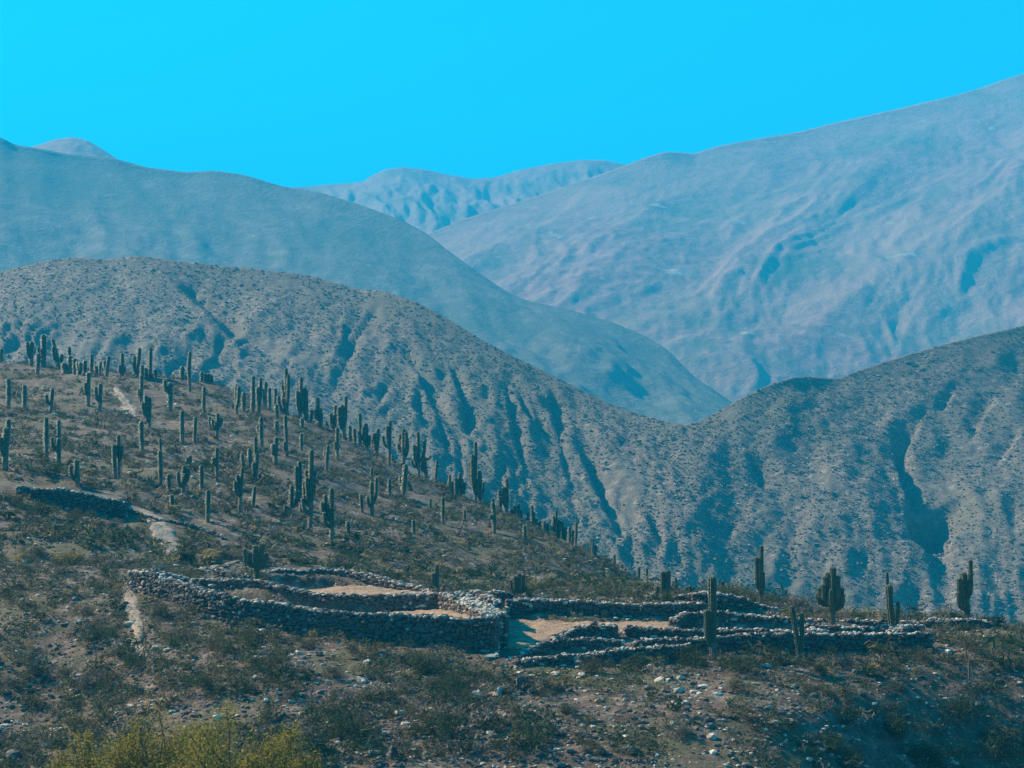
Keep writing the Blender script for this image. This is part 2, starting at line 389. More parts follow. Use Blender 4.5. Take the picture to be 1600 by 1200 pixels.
# left mountain
lc = [(-400,180,1750),(-100,205,1750),(0,214,1750),(22,226,1750),(60,232,1750),(100,240,1760),(160,246,1760),(180,248,1760),(230,262,1760),(290,269,1760),(335,267,1760),(380,273,1750),(440,291,1740),(500,301,1720),(560,319,1700),(630,345,1670),
      (668,366,1650),(700,392,1620),(750,428,1590),(800,462,1560),(830,472,1550),(900,487,1530),(960,505,1510),(1010,526,1490),(1045,548,1470),(1070,574,1450),(1090,594,1430),(1108,604,1410),(1160,640,1390),(1250,700,1350)]
lb = [(-400,640,1150),(0,640,1150),(500,660,1150),(900,690,1130),(1250,740,1150)]
def left_disp(P, T, PX):
    x = (PX-800)*.55
    d = 8*ridged((x-T*70)/160, T*1.2+2, 3, .4) + 7*fbm(x/90, T*3, 4) + 1.5*ridged((x-T*40)/26, T*6, 3)
    py = 600 - F*np.tan(np.arctan2(P[..., 2], P[..., 1])-PITCH)
    dd, ss, tp = seg_d(PX, py, [(800,462),(880,520),(960,560),(1060,610)])
    d = d + 5*np.clip(1-dd/60, 0, 1)
    return d*np.clip(.3+T*2.5, 0, 1)
mountain('mountain', lc, lb, 300, 180, left_disp, M_far_dark, prof=.85)
mountain('mountain', [(20,236,2300),(60,226,2300),(85,218,2300),(112,214,2300),(135,219,2300),(160,233,2300),(185,250,2300),(240,280,2300)],
         [(20,330,1900),(240,340,1900)], 120, 40, lambda P, T, X: 10*fbm(P[..., 0]/60, T*4, 4), M_far)

# high right mountain
rc = [(560,420,2150),(620,394,2180),(668,366,2200),(720,344,2230),(760,331,2250),(800,319,2270),(850,303,2300),(900,286,2320),(940,272,2340),(970,261,2350),(1010,246,2370),(1040,237,2390),(1062,238,2400),(1085,240,2410),(1120,229,2430),(1160,221,2440),
      (1200,214,2450),(1250,206,2470),(1300,193,2490),(1340,184,2500),(1400,171,2520),(1440,161,2530),(1490,150,2540),(1540,135,2550),(1570,124,2560),(1600,115,2560),(1700,90,2560),(2000,60,2560)]
rb = [(560,640,1500),(1000,665,1480),(1100,670,1480),(1400,680,1480),(2000,680,1480)]
def right_disp(P, T, PX):
    x = (PX-800)*.75; py = 600 - F*np.tan(np.arctan2(P[..., 2], P[..., 1])-PITCH)
    d = 15*ridged((x+T*330)/380+.3, T*1.3+4.2, 3, .35) + 8*ridged((x+T*260)/150+.9*fbm(x/200, T*3, 2), T*2.2+1.1, 4, .5) + 4*fbm(x/110, T*4, 4, .5) + 1.5*fbm(x/14, T*30, 3)
    for pts, wid, dep in [([(1375,400),(1395,440),(1370,475)], 34, 26), ([(1530,185),(1570,230),(1610,270)], 26, 26), ([(1100,400),(1180,400)], 24, 22), ([(1230,495),(1165,515)], 22, 14), ([(1085,345),(1110,360)], 16, 12),
                          ([(950,360),(930,400),(870,440)], 22, 14), ([(1280,560),(1400,520)], 40, 20), ([(1350,240),(1380,255)], 16, 16), ([(1450,330),(1590,370)], 30, 18), ([(1010,250),(960,290),(900,330)], 18, 12)]:
        dd, ss, tp = seg_d(PX, py, pts)
        d = d - .10*dep*np.clip(1-dd/np.where(ss < 0, wid*.6, wid*1.6), 0, 1)**1.3
    return d*np.clip(.2+T*2.2, 0, 1)
mountain('mountain', rc, rb, 360, 190, right_disp, M_far, prof=.9)
# far rounded hills
fc = [(380,300,2950),(470,292,2950),(530,287,2950),(568,284,2950),(580,275,2950),(600,265,2950),(630,261,2950),(665,265,2950),(700,273,2950),(735,279,2950),(770,278,2950),(810,266,2950),(860,256,2950),(910,250,2950),(945,250,2950),(975,257,2950),(1050,275,2950),(1150,300,2950)]
fb = [(380,420,2450),(700,420,2450),(1150,420,2450)]
mountain('distant_hill', fc, fb, 240, 80, lambda P, T, X: 14*ridged((X-T*60)/70, T*2, 4)*np.clip(T*3, 0, 1)+6*fbm(X/25, T*4, 4), M_far)

# ------------------------------------------------------------------ haze
hb = np.array([[x, y, z] for x in (-4300, 4300) for y in (-1600, 5300) for z in (-78, 640)], float)
hz = bpy.data.materials.new('haze'); hz.use_nodes = True
hn, hl = hz.node_tree.nodes, hz.node_tree.links; hn.clear()
pv = hn.new('ShaderNodeVolumePrincipled'); ho = hn.new('ShaderNodeOutputMaterial')
pv.inputs['Color'].default_value = (.015, .43, .76, 1); pv.inputs['Density'].default_value = .00050; pv.inputs['Anisotropy'].default_value = .0
hl.new(pv.outputs[0], ho.inputs['Volume'])
hme = mesh_np('haze', hb, [[0, 1, 3, 2], [4, 6, 7, 5], [0, 4, 5, 1], [2, 3, 7, 6], [0, 2, 6, 4], [1, 5, 7, 3]], [hz])
ho_ = mobj('haze', hme); ho_['kind'] = 'stuff'; ho_['label'] = 'thin blue haze filling the valley air'

# ------------------------------------------------------------------ scattering helpers
def ico():
    p = (1+5**.5)/2
    v = np.array([(-1,p,0),(1,p,0),(-1,-p,0),(1,-p,0),(0,-1,p),(0,1,p),(0,-1,-p),(0,1,-p),(p,0,-1),(p,0,1),(-p,0,-1),(-p,0,1)], float)
    v /= np.linalg.norm(v[0])
    f = np.array([(0,11,5),(0,5,1),(0,1,7),(0,7,10),(0,10,11),(1,5,9),(5,11,4),(11,10,2),(10,7,6),(7,1,8),(3,9,4),(3,4,2),(3,2,6),(3,6,8),(3,8,9),(4,9,5),(2,4,11),(6,2,10),(8,6,7),(9,8,1)])
    return v, f
IV, IF = ico()
def cube_stone(r, sx=1, sy=1, sz=1):
    """chipped block: cube with cut corners, 12+ faces as triangles"""
    v = np.array([(x, y, z) for x in (-1, 1) for y in (-1, 1) for z in (-1, 1)], float)
    return v
SV = []
for k in range(14):                 # stone variants from the icosahedron, squared off and chipped
    v = IV*(1+.14*rng.standard_normal((12, 1)))
    v = np.sign(v)*np.abs(v)**.42*(1+.10*rng.standard_normal((12, 3)))
    SV.append(v/np.abs(v).max(0))
def rotm(n, tilt=.5):
    a = rng.random(n)*2*np.pi; c, s = np.cos(a), np.sin(a)
    M = np.zeros((n, 3, 3)); M[:, 0, 0] = c; M[:, 0, 1] = -s; M[:, 1, 0] = s; M[:, 1, 1] = c; M[:, 2, 2] = 1
    b = rng.standard_normal(n)*tilt; c, s = np.cos(b), np.sin(b)
    N = np.zeros((n, 3, 3)); N[:, 0, 0] = 1; N[:, 1, 1] = c; N[:, 1, 2] = -s; N[:, 2, 1] = s; N[:, 2, 2] = c
    return M @ N
def scatter_mesh(name, variants, faces, pos, scale3, rot, mats, mi):
    """joins one deformed copy of a variant per position"""
    n = len(pos); k = rng.integers(0, len(variants), n)
    VV = np.stack(variants)[k]                                  # n, nv, 3
    VV = np.einsum('nij,nvj->nvi', rot, VV*scale3[:, None, :]) + pos[:, None, :]
    nv = VV.shape[1]
    FF = (faces[None] + (np.arange(n)*nv)[:, None, None]).reshape(-1, faces.shape[1])
    return mesh_np(name, VV.reshape(-1, 3), FF, mats, np.repeat(mi, len(faces)))

# speckle of bushes and rocks on the middle ridge
cap = np.array([(0, 0, 1.0)]+[(.95*math.cos(a), .95*math.sin(a), .30) for a in np.arange(5)*2*np.pi/5]+[(0, 0, -.3)])
capf = np.array([(0, i+1, (i+1) % 5+1) for i in range(5)]+[(6, (i+1) % 5+1, i+1) for i in range(5)])
capv = [cap*(1+.18*rng.standard_normal((7, 1))) for _ in range(8)]
n = 60000
iu = rng.random(n)*(MP.shape[0]*.9)+MP.shape[0]*.05; it = rng.random(n)*(MP.shape[1]-2)
i0 = iu.astype(int); j0 = it.astype(int)
p = MP[i0, j0]+(MP[np.minimum(i0+1, MP.shape[0]-1), j0]-MP[i0, j0])*(iu-i0)[:, None]+(MP[i0, j0+1]-MP[i0, j0])*(it-j0)[:, None]
pyy = 600 - F*np.tan(np.arctan2(p[:, 2], p[:, 1])-PITCH)
keep = (fbm(p[:, 0]/18, p[:, 2]/14, 3) > -.35)
p = p[keep]; n = len(p)
isr = rng.random(n) < .22
s = np.where(isr, .22, .30)*np.exp(rng.standard_normal(n)*.35)
sc = np.stack([s, s, s*np.where(isr, .7, .8)], 1)
o = mobj('scrub_and_rocks', scatter_mesh('ridge_scrub', capv, capf, p, sc, rotm(n, .2), M_bush, isr.astype(int)))
tag(o, 'countless bushes and pale rocks dotting the middle ridge', kind='stuff')

# ------------------------------------------------------------------ ruin walls
def stone_template():
    return SV[rng.integers(0, len(SV))]
stone_meshes = {}
for mi, m in enumerate(M_stone):
    for k in range(6):
        stone_meshes[(mi, k)] = mesh_np('stone', SV[k], IF, [m])
WALLS = []
def wall(pts, thick, minh, label, loose=.0, size=1.0, single=True, cat='stone wall', follow=None, name='stone_wall', pale=.35):
    a = np.array(pts, float)
    w = pt(a[:, 0], a[:, 1], a[:, 2])
    # resample
    seg = np.linalg.norm(np.diff(w[:, :2], axis=0), axis=1); L = np.concatenate([[0], np.cumsum(seg)]); tot = L[-1]
    def at(s):
        s = np.asarray(s, float)
        return np.stack([np.interp(s, L, w[:, k]) for k in range(3)], -1)
    mid = at(tot/2)
    zb = float(terrain(mid[0], mid[1]))
    root = empty(name, (mid[0], mid[1], zb)); tag(root, label, cat, 'ruined dry stone enclosure walls' if name == 'stone_wall' else None)
    base = np.array(root.location)
    ns = max(4, int(tot/.3)); ss = np.linspace(0, tot, ns)
    P = at(ss); T_ = np.gradient(P[:, :2], axis=0); T_ /= np.linalg.norm(T_, axis=1)[:, None]
    P[:, 2] += .07*fbm(ss/1.4, ss*0+mid[0], 3)+rng.normal(0, .025, ns)
    if follow: P[:, 2] = terrain(P[:, 0], P[:, 1])+follow
    N_ = np.stack([T_[:, 1], -T_[:, 0]], 1)                     # to the right of travel (towards camera when going right)
    def info(s):
        c_ = at(s); c_[..., 2] = np.interp(s, ss, P[:, 2]); return c_, np.stack([np.interp(s, ss, N_[:, 0]), np.interp(s, ss, N_[:, 1])], -1), np.stack([np.interp(s, ss, T_[:, 0]), np.interp(s, ss, T_[:, 1])], -1)
    # core
    jit = .05*fbm(ss/1.2, ss*0+3.3+mid[0], 3)
    vs = []
    for k in range(ns):
        hw = thick/2-.10
        for sgn in (1, -1):
            q = P[k, :2]+N_[k]*hw*sgn
            gz = float(terrain(q[0], q[1]))
            zt = P[k, 2]-.10+jit[k]
            vs += [(q[0], q[1], min(gz, zt)-.5), (q[0], q[1], zt)]
    vs = np.array(vs)-base
    f = []
    for k in range(ns-1):
        o0 = k*4; o1 = o0+4
        f += [(o0, o1, o1+1, o0+1), (o0+1, o1+1, o1+3, o0+3), (o0+3, o1+3, o1+2, o0+2)]
    f += [(0, 1, 3, 2), ((ns-1)*4, (ns-1)*4+2, (ns-1)*4+3, (ns-1)*4+1)]
    mobj('core', mesh_np('core', vs, f, [M_core]), root)
    big = []; pos = []; scl = []; rots = []; mis = []
    def put(c, half, yaw, pl, tilt=.12, allow=True):
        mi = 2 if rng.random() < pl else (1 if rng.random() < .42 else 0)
        if allow and single and half[0] > .15 and len(big) < 290:
            big.append((c, half, yaw, mi, tilt))
        else:
            pos.append(c-base); scl.append(half); mis.append(mi)
            cy_, sy_ = math.cos(yaw), math.sin(yaw); b = rng.standard_normal()*tilt; cb, sb = math.cos(b), math.sin(b)
            rots.append(np.array([[cy_, -sy_, 0], [sy_, cy_, 0], [0, 0, 1]]) @ np.array([[1, 0, 0], [0, cb, -sb], [0, sb, cb]]))
    # faces: few pale stones, so their shade is put into the colour
    for sgn in (1, -1):
        row = 0; z_off = 0.0
        while True:
            rh = size*rng.uniform(.10, .18)
            s = rng.random()*.2; any_ = False
            while s < tot:
                ln = size*float(np.clip(rng.lognormal(-1.35, .5), .10, .6))
                c, nn, tt = info(min(s+ln/2, tot))
                q = c[:2]+nn*sgn*(thick/2-.06)
                zt = c[2]-z_off-rh/2
                gz = float(terrain(q[0], q[1]))
                if zt > gz-.15 and (sgn > 0 or z_off < 1.0):
                    any_ = True
                    prot = rng.normal(0, .045)
                    put(np.array([q[0]+nn[0]*sgn*prot, q[1]+nn[1]*sgn*prot, zt+rng.normal(0, .045)]), np.array([ln*.53, .13+.05*rng.random(), rh*rng.uniform(.45, .85)]), math.atan2(tt[1], tt[0])+rng.normal(0, .15), pale*.10, .2)
                s += ln
            z_off += rh; row += 1
            if not any_ or row > 18: break
    # cap stones: many pale ones, the sunlit wall top put into the colour
    s = 0.0
    while s < tot:
        ln = size*float(np.clip(rng.lognormal(-1.4, .38), .12, .45))
        c, nn, tt = info(min(s+ln/2, tot))
        for off in np.arange(-thick/2+.1, thick/2-.02, .26):
            h = size*rng.uniform(.05, .095)
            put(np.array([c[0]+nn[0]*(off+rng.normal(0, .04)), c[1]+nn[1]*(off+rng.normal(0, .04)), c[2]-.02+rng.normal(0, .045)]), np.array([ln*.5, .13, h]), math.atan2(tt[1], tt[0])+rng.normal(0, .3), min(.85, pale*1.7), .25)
        s += ln
    # end faces
    for s_ in (0, tot):
        c, nn, tt = info(s_)
        z_off = 0
        while z_off < 2.4:
            rh = size*.2
            for off in np.arange(-thick/2+.1, thick/2, .24):
                q = c[:2]+nn*off
                if c[2]-z_off > float(terrain(q[0], q[1]))-.1:
                    put(np.array([q[0], q[1], c[2]-z_off-rh/2]), np.array([.15, .14, rh*.55]), rng.random()*3, pale*.6)
            z_off += rh
    if pos:
        me = scatter_mesh('stones', SV, IF, np.array(pos), np.array(scl), np.array(rots), M_stone, np.array(mis))
        tag(mobj('stonework', me, root), kind='stuff')
    for c, half, yaw, mi, tilt in big:
        k = int(rng.integers(0, 6))
        o = bpy.data.objects.new('stone', stone_meshes[(mi, k)])
        o.location = c-base; o.scale = half; o.rotation_euler = (rng.normal(0, tilt), rng.normal(0, .06), yaw)
        link(o, root)
    WALLS.append((w[:, :2], root))
    return root

wall([(208,892,122.2),(233,895,120.3),(265,905,118.3),(307,918,115.6),(333,926,114.3),(361,931,113.2),(392,939,112.4),(435,944,111.6),(477,952,111),(520,956,110.3),(565,959,109.6),(629,961,109),(671,963,108.5),(714,966,108),(777,964,107.6)],
     .7, 1, 'longest tall dark retaining wall sloping down across the left foreground')
wall([(240,890,126),(269,899,127.2),(299,905,126.6),(345,906,125.6),(392,905,124.6),(414,909,124),(435,915,123.4),(452,919,123),(477,925,122.4),(509,929,121.8),(565,931,121),(629,929,119.9),(697,927,118.8)],
     .65, 1, 'second wall terrace just above and behind the longest left wall', size=.95)
wall([(412,894,134.5),(435,890,135.3),(480,891,135.6),(522,891,135),(554,893,134.2),(586,900,132.8),(618,908,131),(650,916,129.4),(676,923,128)], .65, 1, 'curved rearmost wall behind the pale earth hump on the left')
wall([(341,889,131),(356,892,130),(384,901,128.2)], .55, 1, 'short low wall running up to the dark squat cactus', size=.9)
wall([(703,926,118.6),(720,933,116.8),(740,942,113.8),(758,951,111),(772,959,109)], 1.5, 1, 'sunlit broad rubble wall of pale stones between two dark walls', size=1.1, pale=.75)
wall([(716,925,121.5),(746,923,122.5),(775,925,123.4),(794,927,124.5)], .55, 1, 'short back wall behind the sunlit rubble wall')
wall([(750,927,120),(762,932,117),(774,938,114.2),(776,941,113.2)], .55, 1, 'short dark wall end right of the sunlit rubble beside the gateway')
wall([(793,937,117.8),(856,936,118),(898,940,118),(968,944,118.2),(1015,943,118.3),(1060,943,118.4),(1100,942,118.6)], .65, 1, 'long straight wall behind the open earth court')
wall([(890,938,124),(951,939,124),(1015,938,123.8),(1057,933,123.5),(1085,928,123),(1100,926,122.6)], .6, 1, 'thin upper wall line behind the court wall near the twin cactus')
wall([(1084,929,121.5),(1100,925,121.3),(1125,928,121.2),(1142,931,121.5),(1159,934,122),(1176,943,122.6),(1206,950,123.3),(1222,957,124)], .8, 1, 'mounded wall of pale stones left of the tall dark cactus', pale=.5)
wall([(804,1030,105.9),(818,1018,106.8),(830,1010,107.6),(858,1001,108.7),(879,997,109.2),(919,998,109.2),(972,1001,109)], .55, 1, 'low crooked wall closing the court at its lower left corner')
wall([(868,996,109.9),(879,991,110.6),(892,984,111.6),(904,979,112.2),(921,978,112.4),(962,979,112.3)], .55, 1, 'short wall bending round the lower edge of the court')
wall([(978,981,112.6),(994,980,112.8),(1057,984,112.8),(1100,984,112.6),(1167,984,112.6),(1231,985,112.6),(1291,985,112.6)], .55, 1, 'second long line of low wall from the right foreground edge')
wall([(990,1004,109),(1036,998,109.2),(1100,996,109.3),(1125,995,109.4),(1189,992,109.6),(1231,990,109.7),(1316,990,109.8),(1380,989,110),(1451,989,110.2)], .65, 1, 'long front retaining wall on the right with the two-column cactus before it')
wall([(806,1033,105.2),(845,1027,105.6),(887,1023,105.9),(936,1019,106.3),(989,1014,106.8),(1036,1010,107.2),(1075,1007,107.6)], .55, 1, 'lowest wall line stepping up to the right through the bushes', size=.95)
wall([(1053,968,116),(1062,962,116.8),(1075,958,117.3),(1104,956,117.6),(1125,955,117.8),(1157,960,118),(1189,964,118),(1231,965,118),(1295,969,118),(1380,971,118),(1430,973,118)], .6, 1, 'curving inner wall whose rounded left end faces the court')
wall([(1255,977,115.3),(1320,979,115.2),(1390,980,115.2)], .5, 1, 'short low stone line between the fan-shaped and the tapering cactus')
wall([(1436,974,117.6),(1450,969,118),(1494,968,118.2),(1532,970,118.2),(1550,973,118)], .6, 1, 'isolated wall at the far right under the fat dark cactus')
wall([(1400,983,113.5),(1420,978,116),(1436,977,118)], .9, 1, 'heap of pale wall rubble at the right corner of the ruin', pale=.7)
wall([(30,761,150.6),(60,765,150.2),(100,763,150),(137,772,149.6),(170,779,149.4),(197,785,149.8)], .7, 1, 'dark terrace wall high on the left slope above the bushes', single=False, size=1.1)
wall([(200,790,152),(225,796,151),(250,803,150.5),(280,812,150),(312,821,149.5),(350,836,148)], .35, 1, 'low stone edging running right from the pale path', follow=.16, single=False, name='stone_edging', cat='stone edging')
wall([(215,922,120.5),(209,915,121.3),(208,900,122)], .5, 1, 'stub of rubble at the left corner of the longest wall', single=True)

# ------------------------------------------------------------------ paths and earth floors, draped on the ground
PATHS = []
def drape(name, pts, m, lift=.10):
    a = np.array(pts, float)          # px, py, half width in px
    c = np.array([hit(x, y) for x, y, _ in a]); wd = 1.2*a[:, 2]/F*c[:, 1]
    seg = np.linalg.norm(np.diff(c[:, :2], axis=0), axis=1); L = np.concatenate([[0], np.cumsum(seg)])
    n = max(12, int(L[-1]/.35)); s = np.linspace(0, L[-1], n)
    x = np.interp(s, L, c[:, 0]); y = np.interp(s, L, c[:, 1]); w = np.interp(s, L, wd)
    x += .25*noise(s/1.5, s*0+.5); w = w*(1+.6*noise(s/.9, s*0+8.5))
    PATHS.append((np.c_[x, y], float(w.mean())))
    tx = np.gradient(x); ty = np.gradient(y); ln = np.hypot(tx, ty); nx, ny = ty/ln, -tx/ln
    m_ = 13; k = np.linspace(-1, 1, m_)
    X = x[:, None]+nx[:, None]*k*w[:, None]; Y = y[:, None]+ny[:, None]*k*w[:, None]
    Z = terrain(X, Y)+lift-.16*np.abs(k)[None]**4+.14*fbm(X/.8, Y/.8, 3)
    o = mobj(name, mesh_np(name, np.stack([X, Y, Z], -1).reshape(-1, 3), grid_faces(n, m_), [m], smooth=True)); o['kind'] = 'structure'
drape('path', [(272,873,11),(265,850,16),(255,830,17),(243,812,15),(222,800,14),(200,793,8)], M_path)
drape('path', [(222,1030,6),(217,1000,9),(214,975,9),(210,950,10),(203,930,11),(196,912,8)], M_path)
drape('path', [(209,652,6),(203,640,9),(197,628,8),(188,618,6),(182,607,4)], M_path)
drape('path', [(310,893,5),(335,886,7),(362,880,6),(385,878,3)], M_dirt)

# earth floors of the enclosures
for k, (P, pl) in enumerate(terr[:4]):
    lo = P.min(0)+.0; hi = P.max(0)
    nx, ny = int((hi[0]-lo[0])/.2), int((hi[1]-lo[1])/.2)
    X, Y = np.meshgrid(np.linspace(lo[0], hi[0], nx), np.linspace(lo[1], hi[1], ny), indexing='ij')
    s = poly_sd(P, X, Y)
    hump = 0
    if k == 2:
        c = pt(555, 924, 130); hump = .42*np.exp(-(((X-c[0])/2.6)**2+((Y-c[1])/2.2)**2))
    Z = terrain(X, Y)+.07+.10*fbm(X/.7, Y/.7, 3, .7)+hump-np.clip(.35-s, 0, 2)*.6
    o = mobj('earth_floor', mesh_np('earth_floor', np.stack([X, Y, Z], -1).reshape(-1, 3), grid_faces(nx, ny), [M_dirt], smooth=True)); o['kind'] = 'structure'

# ------------------------------------------------------------------ cardon cacti
def column(path, rad, nseg, ribs, cap_round=True):
    """ribbed column along a list of points with one radius per point"""
    path = np.asarray(path, float); n = len(path)
    T_ = np.gradient(path, axis=0); T_ /= np.linalg.norm(T_, axis=1)[:, None]
    ang = np.arange(nseg)*2*np.pi/nseg
    rib = 1+ (.10*np.cos(ang*ribs) if ribs else 0*ang)
    V = []
    for p_, t_, r_ in zip(path, T_, rad):
        a = np.cross(t_, [0, 1, 0.01]); a /= np.linalg.norm(a); b = np.cross(t_, a)
        V.append(p_+(np.cos(ang)[:, None]*a+np.sin(ang)[:, None]*b)*(r_*rib)[:, None])
    V = np.concatenate(V); Fc = []
    for k in range(n-1):
        i = np.arange(nseg); j = (i+1) % nseg
        Fc.append(np.stack([k*nseg+i, k*nseg+j, (k+1)*nseg+j, (k+1)*nseg+i], 1))
    return V, np.concatenate(Fc)
def col_mesh(path, w, big, seed, woody=False, point=False):
    r = np.random.default_rng(seed)
    path = np.asarray(path, float)
    d = np.concatenate([[0], np.cumsum(np.linalg.norm(np.diff(path, axis=0), axis=1))]); L = d[-1]
    w = min(w, L*.6)
    n = 22 if big else 12
    # more rings near the rounded tip
    s = np.concatenate([np.linspace(0, L-w, n-6), L-w+w*np.sin(np.linspace(0, np.pi/2, 7))[1:]])
    P = np.stack([np.interp(s, d, path[:, k]) for k in range(3)], 1)
    # smooth bends
    for _ in range(2): P[1:-1] = (P[:-2]+2*P[1:-1]+P[2:])/4
    base_t = np.clip(.78+.5*s/L, 0, 1)
    rad = w*base_t*(1+.05*np.sin(s*3.1+seed)+.03*r.standard_normal(len(s)))
    # growth constrictions
    tip = s > L-w
    rad = np.where(tip, w*np.sqrt(np.clip(1-((s-(L-w))/w)**2, .003, 1)), rad)
    if point: rad *= np.clip((L-s)/L*1.8+.12, 0, 1)
    nseg, ribs = (24, 12) if big else (10, 5)
    V, Fc = column(P, rad, nseg, ribs)
    nq = len(Fc)
    mi = np.zeros(nq, int)
    if woody: mi[:nseg*max(1, (len(s)*2)//9)] = 1
    # spines: thin triangles along the ribs, given as degenerate-free quads
    ns_ = int((1300 if big else 230)*max(.3, min(1.2, L/4)))
    t = r.random(ns_)**.8*(L*.98-.05)+.05; a = r.random(ns_)*2*np.pi
    if big: a = np.round(a/(2*np.pi)*12)/12*2*np.pi+r.normal(0, .05, ns_)
    pc = np.stack([np.interp(t, s, P[:, k]) for k in range(3)], 1); rr = np.interp(t, s, rad)
    dr = np.stack([np.cos(a), np.sin(a), r.normal(.15, .45, ns_)], 1); dr /= np.linalg.norm(dr, axis=1)[:, None]
    hv = np.stack([np.cos(a), np.sin(a), 0*a], 1)
    tn = np.cross(hv, dr+[0, 0, .3]); tn /= np.linalg.norm(tn, axis=1)[:, None]+1e-9
    up = np.array([0, 0, 1.0])
    ln = w*r.uniform(.2, .45 if big else .6, ns_); tk = w*(.035 if big else .10)
    b0 = pc+hv*(rr*.97)[:, None]
    ori = np.where((r.random(ns_) < .5)[:, None], up, np.stack([-np.sin(a), np.cos(a), 0*a], 1))
    q = np.stack([b0-ori*tk, b0+ori*tk, b0+ori*tk*.3+dr*ln[:, None], b0-ori*tk*.3+dr*ln[:, None]], 1).reshape(-1, 3)
    Fs = np.arange(ns_*4).reshape(-1, 4)+len(V)
    V = np.concatenate([V, q]); Fc = np.concatenate([Fc, Fs]); mi = np.concatenate([mi, np.full(ns_, 2)])
    return V, Fc, mi
CMATS = [M_cactus, M_wood, M_spine]
